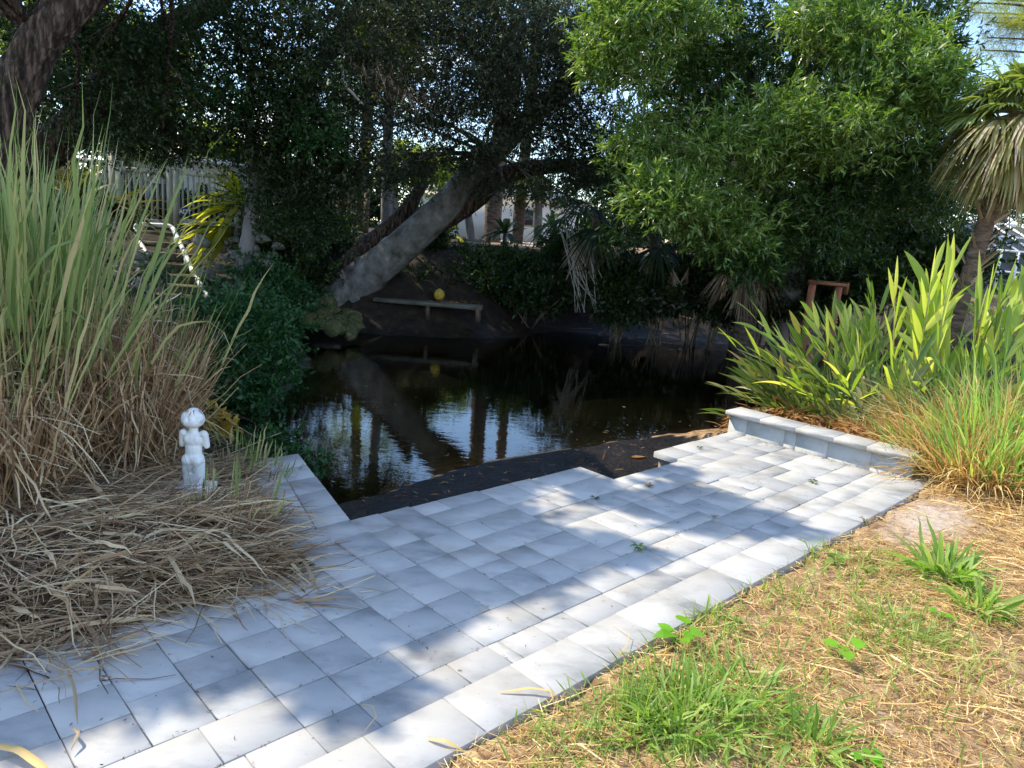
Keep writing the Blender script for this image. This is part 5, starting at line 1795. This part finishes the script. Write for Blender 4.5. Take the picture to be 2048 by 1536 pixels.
# ---------------------------------------------------------------- green shrubs on the left bank
def leafy_shrub(label, blobs, base, mat=None, L=.075, W=.036):
    T = thing('shrub', label, 'shrub', tuple(base), 'green shrubs on the left bank')
    crown(T, blobs, mat or MAT['shrub'], L, W, 7, .17, .6)
    m_ = MB()
    for c, r, *_ in blobs:
        for k in range(4):
            e = np.asarray(c) + rng.normal(0, .5, 3) * np.broadcast_to(r, 3)
            add_tube(m_, [np.asarray(base) + rng.normal(0, .06, 3) * [1, 1, 0], (np.asarray(base) + e) / 2 + [0, 0, .08], e], [.013, .009, .005], 5, 3)
    m_.build('stems', MAT['twig'], T)
    return T


bs = lambda u, v, y: (lambda p_: np.array([p_[0], p_[1], float(ground_z(p_[0], p_[1])) - .03]))(at(u, v, y))
leafy_shrub('large leafy green shrub spreading over the water behind the cherub statue',
            [(at(455, 650, 8.2), (.42, .4, .3), 16, 12, .11), (at(530, 720, 7.9), (.3, .35, .28), 14, 12, .10), (at(420, 740, 7.6), (.4, .35, .3), 14, 12, .11), (at(560, 660, 8.4), (.2, .3, .14), 6, 10, .08), (at(480, 800, 7.3), (.34, .3, .2), 12, 12, .10), (at(395, 820, 7.2), (.25, .3, .25), 9, 11, .1)], bs(450, 760, 7.8))
leafy_shrub('leafy green shrub growing at the foot of the pipe handrail', [(at(270, 640, 9.5), (.3, .4, .25), 10, 11, .1), (at(400, 640, 9.0), (.3, .4, .2), 9, 11, .1), (at(500, 610, 9.4), (.3, .3, .22), 10, 11, .11), (at(320, 545, 10.5), (.12, .2, .16), 3, 9, .08)], bs(340, 700, 9.0))
leafy_shrub('small green seedling at the tip of the left patio arm', [(onz(545, 900, -.02) + [0, .08, .03], (.13, .1, .05), 5, 8, .04)], onz(545, 905, -.15), L=.06, W=.03)
leafy_shrub('little leafy sprout hanging beside the left patio arm over the water', [(onz(615, 925, -.1) + [.03, .08, 0], (.07, .08, .04), 3, 6, .03)], onz(618, 925, -.25), L=.055, W=.03)
leafy_shrub('sprig of shrub with yellowed leaves behind the statue head', [(at(365, 850, 6.6), (.12, .12, .08), 4, 4, .05), (at(432, 852, 6.6), (.07, .1, .06), 3, 4, .04)], bs(400, 900, 6.6), MAT['yellowleaf'], .09, .05)
leafy_shrub('dark green shrub on the bank between the slim tree and the mossy stones', [(at(520, 560, 12.5), (.5, .4, .3), 14, 11, .13), (at(590, 600, 12.8), (.5, .4, .22), 10, 11, .12)], bs(530, 600, 12.5), L=.09, W=.04)
leafy_shrub('leafy shrub at the left behind the reeds below the dark strap leaves', [(at(130, 500, 11), (.6, .5, .3), 11, 11, .14), (at(40, 450, 10.5), (.6, .5, .4), 12, 11, .14), (at(190, 620, 9.5), (.35, .4, .3), 8, 10, .12)], bs(160, 600, 10), MAT['under'], .1, .045)


# ---------------------------------------------------------------- ginger on the right bank
def ginger(label, base, stems, mat, L=.5, W=.075, group='ginger plants on the right bank', stalk=0):
    T = thing('ginger_plant', label, 'plant', tuple(base), group)
    m_, lv = MB(), MB()
    for (az, el, ln, nl) in stems:
        D = np.array([math.cos(az) * math.cos(el), math.sin(az) * math.cos(el), math.sin(el)])
        b = np.asarray(base) + rng.normal(0, .07, 3) * [1, 1, 0]
        t = np.linspace(0, 1, 6)
        C = b + D * ln * t[:, None] - UP * (.22 * math.cos(el) * ln) * (t ** 2)[:, None]
        add_tube(m_, C, np.linspace(.012, .006, 6), 6, 1)
        tt = np.linspace(.28, 1, nl)
        pos = b + D * ln * tt[:, None] - UP * (.22 * math.cos(el) * ln) * (tt ** 2)[:, None]
        side = nrm(np.cross(D, UP) + rng.normal(0, .35, 3))
        sg_ = np.where(np.arange(nl) % 2, 1, -1)[:, None]
        DD = nrm(D * .95 + side * sg_ * (.75 - .45 * tt[:, None]) + UP * .12 + rng.normal(0, .1, (nl, 3)))
        nn = nrm(np.cross(side, D))
        sd = nrm(np.cross(DD, nn + rng.normal(0, .25, (nl, 3))))
        lv.add(*ribbons(pos, DD, L * rng.uniform(.7, 1.1, nl), W * rng.uniform(.75, 1.15, nl), rng.uniform(.1, .38, nl), 8, sd, 'leaf', fold=.28))
    m_.build('stems', MAT['reed'], T, smooth=True)
    lv.build('leaves', mat, T, smooth=True)
    if stalk:
        sk = MB()
        c = np.asarray(base) + [0, 0, stalk]
        sk.add(*ribbons(c + rng.normal(0, .02, (26, 3)) * [1, 1, 3], nrm(rng.normal(0, 1, (26, 3)) + [0, 0, -.3]), .05, .02, .2, 2, prof='leaf'))
        sk.build('seed_cluster', MAT['deadleaf'], T)


def fanstems(n, az0, az1, el0, el1, ln0, ln1, nl=8):
    return [(rng.uniform(az0, az1), math.radians(rng.uniform(el0, el1)), rng.uniform(ln0, ln1), nl) for _ in range(n)]


PI = math.pi
gb = lambda u, v, y: (lambda p_: np.array([p_[0], p_[1], float(ground_z(p_[0], p_[1]))]))(at(u, v, y))
ginger('tall ginger with bright upright yellow-green leaves right of centre bank', gb(1840, 800, 7.9), fanstems(9, 0, 2 * PI, 66, 88, 1.5, 2.05, 10), MAT['ginger'], .72, .085, stalk=1.1)
ginger('tall ginger at the right edge with long leaves sweeping right', gb(1930, 800, 7.6), fanstems(9, -.5, 2.2, 60, 85, 1.3, 1.9, 10), MAT['ginger'], .78, .085, stalk=1.2)
ginger('leaning ginger whose long leaves reach left over the water', gb(1730, 830, 8.3), [(PI * .99, math.radians(36), 1.95, 9), (PI * 1.04, math.radians(44), 1.9, 9), (PI * .93, math.radians(47), 1.9, 9), (PI * 1.02, math.radians(42), 1.45, 9), (PI * .96, math.radians(52), 1.4, 9), (PI * 1.1, math.radians(34), 1.2, 8), (PI * .9, math.radians(62), 1.5, 9)] + fanstems(6, 1.8, 4.2, 40, 80, .9, 1.4), MAT['ginger'], .56, .062)
ginger('ginger behind the others with narrow upright leaves before the bench', gb(1760, 720, 9.4), fanstems(11, 1.2, 4.4, 50, 82, 1.0, 1.6), MAT['ginger'], .6, .065, stalk=1.0)
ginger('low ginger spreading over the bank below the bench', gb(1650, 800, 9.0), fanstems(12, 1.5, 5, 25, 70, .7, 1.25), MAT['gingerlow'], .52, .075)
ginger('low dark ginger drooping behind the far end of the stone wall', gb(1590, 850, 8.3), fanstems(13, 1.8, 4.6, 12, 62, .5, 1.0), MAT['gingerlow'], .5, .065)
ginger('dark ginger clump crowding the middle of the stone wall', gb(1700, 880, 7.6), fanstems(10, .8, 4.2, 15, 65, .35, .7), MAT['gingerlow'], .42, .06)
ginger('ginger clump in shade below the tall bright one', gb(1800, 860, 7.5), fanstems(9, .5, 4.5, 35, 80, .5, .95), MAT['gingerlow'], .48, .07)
ginger('far ginger clump seen between the bench and the fan palm', gb(1880, 620, 10.4), fanstems(10, 0, 2 * PI, 50, 85, .9, 1.3), MAT['ginger'], .6, .065)
ginger('far right ginger clump in front of the screened enclosure', gb(2030, 640, 9.5), fanstems(10, 0, 2 * PI, 55, 85, .9, 1.35), MAT['ginger'], .6, .065)


# tall grass and dead leaves on the right bank
def blades(label, cx, cy, rx, ry, n, h, w, mat, lean=(0, 0), droop=.3, name='grass_tuft', cat='grass', group=None, lowz=0.0, seg=5, spread=.35, part='blades', parent=None, fold=.25):
    a, r = rng.uniform(0, 2 * np.pi, n), np.sqrt(rng.uniform(0, 1, n))
    B = np.stack([cx + rx * r * np.cos(a), cy + ry * r * np.sin(a), np.zeros(n)], 1)
    B[:, 2] = gz(B) - .01 + lowz
    D = nrm(np.stack([np.cos(a) * r, np.sin(a) * r, 0 * a], 1) * spread * 1.4 + rng.normal(0, spread * .7, (n, 3)) * [1, 1, .3] + [lean[0], lean[1], 1])
    m_ = MB()
    m_.add(*ribbons(B, D, h * rng.uniform(.4, 1.15, n), w * rng.uniform(.6, 1.3, n), droop * rng.uniform(.3, 1.6, n), seg, None, 'blade', fold=fold, wob=.01))
    if parent is not None:
        return m_.build(part, mat, parent, smooth=True)
    o = m_.build(name, mat, smooth=True, loc=(cx, cy, float(ground_z(cx, cy))))
    return tag(o, label, cat, group)


for lb, u, v, y, rx, ry, ng, nd, h in (('tall grass clump at the right edge with bright green blades over straw', 1985, 890, 6.4, .45, .4, 320, 2000, 1.1), ('tall grass clump right of the stone wall end', 1880, 880, 6.7, .4, .35, 200, 1500, .7),
                                       ('tall grass clump behind the wall between the gingers', 1830, 840, 7.4, .45, .35, 110, 900, .8), ('grass clump at the right edge below the far ginger', 2060, 800, 7.0, .6, .5, 300, 2200, 1.6),
                                       ('dry grass clump in front of the tall ginger', 1950, 800, 7.3, .5, .4, 200, 2200, 1.3), ('mixed grass clump on the bank behind the far end of the wall', 1680, 820, 8.6, .5, .4, 170, 500, .75),
                                       ('thin tall grass among the ginger near the bench', 1740, 740, 9.3, .6, .5, 170, 300, 1.1)):
    p_ = gb(u, v, y)
    T = thing('tall_grass', lb, 'grass', tuple(p_), 'tall grass on the right bank')
    blades(None, p_[0], p_[1], rx, ry, ng, h, .022 if y < 7.2 else .014, MAT['grassr'], (-.08, -.08), .3, parent=T, part='green_blades', spread=.3)
    blades(None, p_[0], p_[1], rx * 1.2, ry * 1.2, nd, h * .85, .010, MAT['straw'], (0, 0), .45, parent=T, part='dry_stems', spread=.6, fold=0)
m_ = MB()
n = 1500
ss, tt_ = rng.uniform(5.92, 6.5, n), rng.uniform(1.7, 3.2, n)
B = np.array([pw(a, b) for a, b in zip(ss, tt_)])
B[:, 2] = gz(B) + rng.uniform(0, .22, n)
m_.add(*ribbons(B, nrm(rng.normal(0, .8, (n, 3)) * [1, 1, .6]), rng.uniform(.1, .34, n), rng.uniform(.012, .035, n), .3, 4, prof='leaf', fold=.3, wob=.03))
tag(m_.build('dead_leaf_litter', MAT['deadleaf']), 'brown curled dead leaves heaped behind the stone wall', 'leaf litter', kind='stuff')

# ---------------------------------------------------------------- lawn in front: straw stuff, tufts, weeds
def lawnpts(n, box_=(-.4, 6.2, 1.2, 7.0), front=.0):
    P_ = np.stack([rng.uniform(box_[0], box_[1], n * 6), rng.uniform(box_[2], box_[3], n * 6)], 1)
    s, t = wp(P_[:, 0], P_[:, 1])
    keep = (t < 1.405 - front) & (t > -1.6)
    return P_[keep][:n]


Pl = lawnpts(85000, front=-.02)
bare = np.exp(-(((wp(Pl[:, 0], Pl[:, 1])[0] - PS) / .75) ** 2 + ((wp(Pl[:, 0], Pl[:, 1])[1] - 1.18) / .2) ** 2))
Pl = Pl[(rng.uniform(0, 1, len(Pl)) > bare * 1.1) & (rng.uniform(0, 1, len(Pl)) < np.clip(.55 + .75 * wave(Pl[:, 0] + 3, Pl[:, 1], 1.7) + .12 * Pl[:, 0], .12, 1))]
n = len(Pl)
B = np.column_stack([Pl, gz(Pl) + .002 + rng.uniform(0, 1, n) ** 2 * .03])
ang = rng.uniform(0, 2 * np.pi, n)
D = nrm(np.stack([np.cos(ang), np.sin(ang), rng.normal(.0, .12, n)], 1))
m_ = MB()
m_.add(*ribbons(B, D, rng.uniform(.015, .12, n), rng.uniform(.0015, .0055, n), .0, 2, None, 'stem', wob=.05))
k = 4200
Q = Pl[rng.choice(n, k * 3, replace=False)]
wgt = 1 / (1 + np.exp(-(Q[:, 0] - 2.2) * 2))
Q = Q[rng.uniform(0, 1, len(Q)) < .15 + .75 * wgt][:k]
k = len(Q)
Bq = np.column_stack([Q, gz(Q) + rng.uniform(.005, .04, k)])
ang = rng.normal(-.1, .5, k)
m_.add(*ribbons(Bq, nrm(np.stack([np.cos(ang), np.sin(ang), rng.normal(0, .06, k)], 1)), rng.uniform(.1, .38, k), rng.uniform(.004, .011, k), .02, 4, None, 'stem', wob=.03))
tag(m_.build('dry_lawn_straw', MAT['straw']), 'dry trampled straw covering the sunny lawn', 'straw', kind='stuff')
# heap of yellow straw by the wall end
n = 5200
B = np.stack([rng.normal(4.75, .42, n), rng.normal(5.75, .42, n), np.zeros(n)], 1)
hp = np.exp(-((B[:, 0] - 4.9) ** 2 / .25 + (B[:, 1] - 5.9) ** 2 / .25))
B[:, 2] = gz(B) + rng.uniform(0, 1, n) * .18 * hp + .005
s_, t_ = wp(B[:, 0], B[:, 1])
B = B[(t_ < 1.42) | (s_ > 6.1)]
n = len(B)
ang = rng.normal(-.2, .7, n)
m_ = MB()
m_.add(*ribbons(B, nrm(np.stack([np.cos(ang), np.sin(ang), rng.normal(0, .18, n)], 1)), rng.uniform(.1, .4, n), rng.uniform(.004, .011, n), .08, 4, None, 'stem', wob=.03))
tag(m_.build('straw_heap', MAT['straw']), 'heap of yellow straw at the foot of the tall grass by the wall end', 'straw', kind='stuff')
# short green grass
cl = [(1330, 1420, .22, 150), (1440, 1390, .3, 230), (1290, 1460, .22, 120), (1520, 1330, .25, 120), (1180, 1480, .16, 70), (1100, 1510, .12, 60), (1480, 1500, .2, 90), (1650, 1120, .22, 120), (1760, 1180, .3, 150), (1700, 1250, .3, 160), (1820, 1290, .25, 130),
      (1950, 1330, .25, 70), (1430, 1250, .16, 70), (1600, 1500, .2, 80), (1900, 1450, .25, 60), (1560, 1200, .15, 60)]
m_ = MB()
for u, v, r, n in cl:
    c = onz(u, v, 0)
    n = int(n * 1.25)
    B = c + rng.normal(0, 1, (n, 3)) * [r, r * .8, 0]
    B = B[wp(B[:, 0], B[:, 1])[1] < 1.40]
    n = len(B)
    B[:, 2] = gz(B)
    m_.add(*ribbons(B, nrm(rng.normal(0, .5, (n, 3)) * [1, 1, .2] + [0, 0, 1]), rng.uniform(.05, .19, n), rng.uniform(.004, .009, n), rng.uniform(.1, .6, n), 4, None, 'blade', fold=.3))
n = 2200
Q = lawnpts(n)
B = np.column_stack([Q, gz(Q)])
bare = np.exp(-(((wp(B[:, 0], B[:, 1])[0] - PS) / .75) ** 2 + ((wp(B[:, 0], B[:, 1])[1] - 1.18) / .2) ** 2))
B = B[rng.uniform(0, 1, len(B)) > bare * 1.3]
n = len(B)
m_.add(*ribbons(B, nrm(rng.normal(0, .6, (n, 3)) * [1, 1, .2] + [0, 0, .8]), rng.uniform(.02, .09, n), rng.uniform(.002, .006, n), rng.uniform(.1, .7, n), 3, None, 'blade', fold=.3))
tag(m_.build('grass', MAT['grass']), 'thin green grass sprouting through the dry lawn', 'grass', kind='stuff')
for lb, u, v, r, n, h, w in (('big broad-bladed green tuft in the middle of the right lawn', 1890, 1150, .13, 120, .42, .026), ('dense upright green tuft near the bottom centre of the lawn', 1370, 1430, .20, 300, .30, .012), ('green tuft left of the dense one at the lawn corner', 1270, 1450, .13, 110, .24, .010),
                             ('broad-bladed tuft behind the bright heart-shaped leaves', 1420, 1240, .10, 80, .2, .010), ('spreading tuft at the bottom edge of the lawn', 1620, 1490, .09, 60, .32, .015), ('tall thin tuft between the two heart-leaved weeds', 1800, 1270, .18, 130, .3, .007),
                             ('ragged tuft at the far right of the lawn', 1960, 1220, .11, 80, .32, .02), ('green tuft right of the dense bottom tuft', 1480, 1400, .16, 150, .26, .011), ('small tuft by the sandy patch', 1740, 1120, .1, 40, .2, .009)):
    c = onz(u, v, 0)
    blades(lb, c[0], c[1], r, r, n, h, w, MAT['grass'], (0, 0), .45, group='grass tufts on the lawn', spread=.75)


def weed(name, label, c, lf, L, W, mat, h=.06, tiltz=.55, group=None):
    T = thing(name, label, 'weed', tuple(c), group)
    m_ = MB()
    lv = MB()
    for k in range(lf):
        a = k * 2.4 + rng.normal(0, .3)
        hh = h * rng.uniform(.5, 1.2)
        tip = np.asarray(c) + [math.cos(a) * hh * .6, math.sin(a) * hh * .6, hh]
        add_tube(m_, [c, (np.asarray(c) + tip) / 2 + [0, 0, hh * .15], tip], [.002, .0018, .0015], 4, 2)
        D = nrm(np.array([math.cos(a), math.sin(a), rng.uniform(-.2, .4)]))
        Nn = nrm(np.array([-.3 * math.cos(a), -.3 * math.sin(a) - .2, 1.0]))
        S = nrm(np.cross(D, Nn))
        l, w = L * rng.uniform(.75, 1.15), W * rng.uniform(.8, 1.1)
        pr = [(0, .0), (-.08, .30), (.10, .5), (.35, .52), (.65, .34), (1, 0)]
        V = [tip + D * l * .02]
        left = [tip + D * l * t_ - S * w * q + Nn * w * .15 * q for t_, q in pr[1:-1]]
        right = [tip + D * l * t_ + S * w * q + Nn * w * .15 * q for t_, q in pr[1:-1]]
        V = [tip] + left + [tip + D * l - Nn * l * .15] + right[::-1]
        b = lv.n
        mid = tip + D * l * .45 - Nn * w * .02
        V.append(mid)
        nv_ = len(V) - 1
        lv.V.append(np.array(V)); lv.n += len(V)
        lv.F.append(np.array([[i, (i + 1) % nv_, nv_] for i in range(nv_)]) + b)
        lv.mi += [0] * nv_
    m_.build('stems', MAT['grass'], T)
    lv.build('leaves', mat, T, smooth=True)


weed('heart_leaved_weed', 'bright green heart-leaved weed growing against the patio border', onz(1350, 1295, 0), 8, .075, .07, MAT['heart'], .10, group='heart-leaved weeds')
weed('heart_leaved_weed', 'small heart-leaved weed alone on the dry lawn', onz(1683, 1318, 0), 4, .07, .065, MAT['heart'], .07, group='heart-leaved weeds')
weed('heart_leaved_weed', 'yellow-green weed at the very bottom edge of the picture', onz(1725, 1530, 0), 6, .045, .04, MAT['heart'], .05, group='heart-leaved weeds')
weed('small_weed', 'little yellow-green weed sprouting from a sunny slab joint', onz(1276, 1099, 0), 8, .045, .018, MAT['glow'], .03, group='weeds in the slab joints')
weed('small_weed', 'dull green weed in a far slab joint by the lit area', onz(1625, 966, 0), 9, .04, .014, MAT['shrub'], .02, group='weeds in the slab joints')
weed('small_weed', 'grey-green sprig leaning over the border from the lawn', onz(1620, 1108, 0), 9, .05, .016, MAT['grass'], .07, group='weeds in the slab joints')
weed('small_weed', 'dark little weed in the shaded slabs near the middle', onz(1190, 999, 0), 6, .035, .012, MAT['under'], .02, group='weeds in the slab joints')
weed('small_weed', 'brown dried weed on the slabs near the notch', onz(1297, 974, 0), 9, .04, .012, MAT['deadleaf'], .02, group='weeds in the slab joints')
weed('small_weed', 'dried reddish sprig in the blue shade right of centre', onz(1428, 1035, 0), 6, .03, .01, MAT['deadleaf'], .02, group='weeds in the slab joints')
weed('small_weed', 'weed on the dark patch by the far wall end', onz(1400, 898, 0), 8, .035, .012, MAT['shrub'], .02, group='weeds in the slab joints')
weed('small_weed', 'reddish weed on the sandy patch beside the border', onz(1730, 1050, 0), 12, .03, .012, MAT['deadleaf'], .05, group='weeds in the slab joints')
weed('ground_weed', 'broad-leaved green weed in the lawn by the border', onz(1670, 1130, 0), 12, .05, .04, MAT['grass'], .06, group='broad-leaved weeds on the lawn')
weed('ground_weed', 'broad-leaved weed below the big tuft', onz(1880, 1240, 0), 8, .05, .035, MAT['heart'], .05, group='broad-leaved weeds on the lawn')
weed('ground_weed', 'small-leaved weed left of the tall thin tuft', onz(1735, 1150, 0), 14, .03, .02, MAT['grass'], .05, group='broad-leaved weeds on the lawn')
c = onz(915, 1018, 0)
blades('tiny grass tuft growing from a slab joint near the inlet edge', c[0], c[1], .05, .02, 22, .09, .005, MAT['shrub'], (0, 0), .3, group='grass tufts on the lawn', spread=.8)
for u, v, L, lb in ((497, 935, .09, 'curled brown leaf on the tip of the left patio arm'), (518, 938, .08, 'tan dead leaf beside the curled one on the patio arm'), (1277, 912, .16, 'orange-brown dead leaf on the dark mud by the notch'), (536, 1185, .09, 'grey dead leaf at the straw edge on the patio')):
    c = onz(u, v, WATER + .05 if L > .12 else .012)
    m_ = MB()
    D = nrm(np.array([[1, .3, .12]]))
    m_.add(*ribbons(c[None] - D * L / 2, D, L, L * .5, .1, 6, nrm(np.cross(D, UP)), 'leaf', fold=.35))
    tag(m_.build('fallen_leaf', MAT['deadleaf'], loc=c, smooth=True), lb, 'leaf', 'fallen leaves')
# crumbs in the joints
n = 260
n = 900
s_ = rng.uniform(.2, 5.6, n)
t_ = rng.uniform(1.5, 2.9, n)
pick_ = rng.uniform(0, 1, n)
s_ = np.where(pick_ < .35, .43 + .19 * rng.integers(0, 27, n) + rng.normal(0, .004, n), s_)
t_ = np.where((pick_ >= .35) & (pick_ < .7), rng.choice([1.637, 1.79, 1.98, 2.17, 2.36], n) + rng.normal(0, .004, n), t_)
wb_ = pick_ > .86
s_ = np.where(wb_, 5.70 - np.abs(rng.normal(0, .05, n)), s_)
B = np.array([pw(a, b, .002) for a, b in zip(s_, t_)])
s2, t2 = s_, t_
m_ = MB()
m_.add(*ribbons(B + [0, 0, .004], nrm(rng.normal(0, 1, (n, 3)) * [1, 1, .2]), np.where(wb_, 2.2, 1) * rng.uniform(.005, .024, n), rng.uniform(.002, .006, n), 0, 2, wob=.1))
tag(m_.build('crumbs', MAT['wooddark']), 'scattered dark crumbs and bits of twig on the slabs', 'debris', kind='stuff')

n = 420
B = np.array([onz(u, v, WATER + .05) for u, v in zip(rng.uniform(720, 1480, n), rng.uniform(860, 1000, n))])
d_ = sdist(B[:, 0], B[:, 1])
B = B[(d_ > .02)]
B[:, 2] = gz(B) + .006
n = len(B)
m_ = MB()
m_.add(*ribbons(B, nrm(rng.normal(0, 1, (n, 3)) * [1, 1, .15]), rng.uniform(.02, .12, n), rng.uniform(.003, .02, n), .05, 3, prof='leaf', wob=.05))
tag(m_.build('mud_litter', MAT['deadleaf']), 'leaf scraps and twigs stuck in the dark mud by the slabs', 'litter', kind='stuff')
n = 900
B = np.array([onz(u, v, WATER) for u, v in zip(rng.uniform(560, 1500, n), rng.uniform(680, 960, n))])
near_ = np.exp(-np.abs(sdist(B[:, 0], B[:, 1])) / .5)
B = B[(sdist(B[:, 0], B[:, 1]) < -.02) & (rng.uniform(0, 1, n) < .06 + .6 * near_)]
B[:, 2] = WATER + .004
n = len(B)
m_ = MB()
m_.add(*ribbons(B, nrm(rng.normal(0, 1, (n, 3)) * [1, 1, .02]), rng.uniform(.015, .08, n), rng.uniform(.006, .022, n), 0, 2, np.array([[0, 1, 0.02]]), prof='leaf'))
tag(m_.build('floating_litter', MAT['strawgrey']), 'small leaves and scum floating on the canal', 'litter', kind='stuff')

for o in bpy.data.objects:
    if '_o' in o:
        del o['_o']
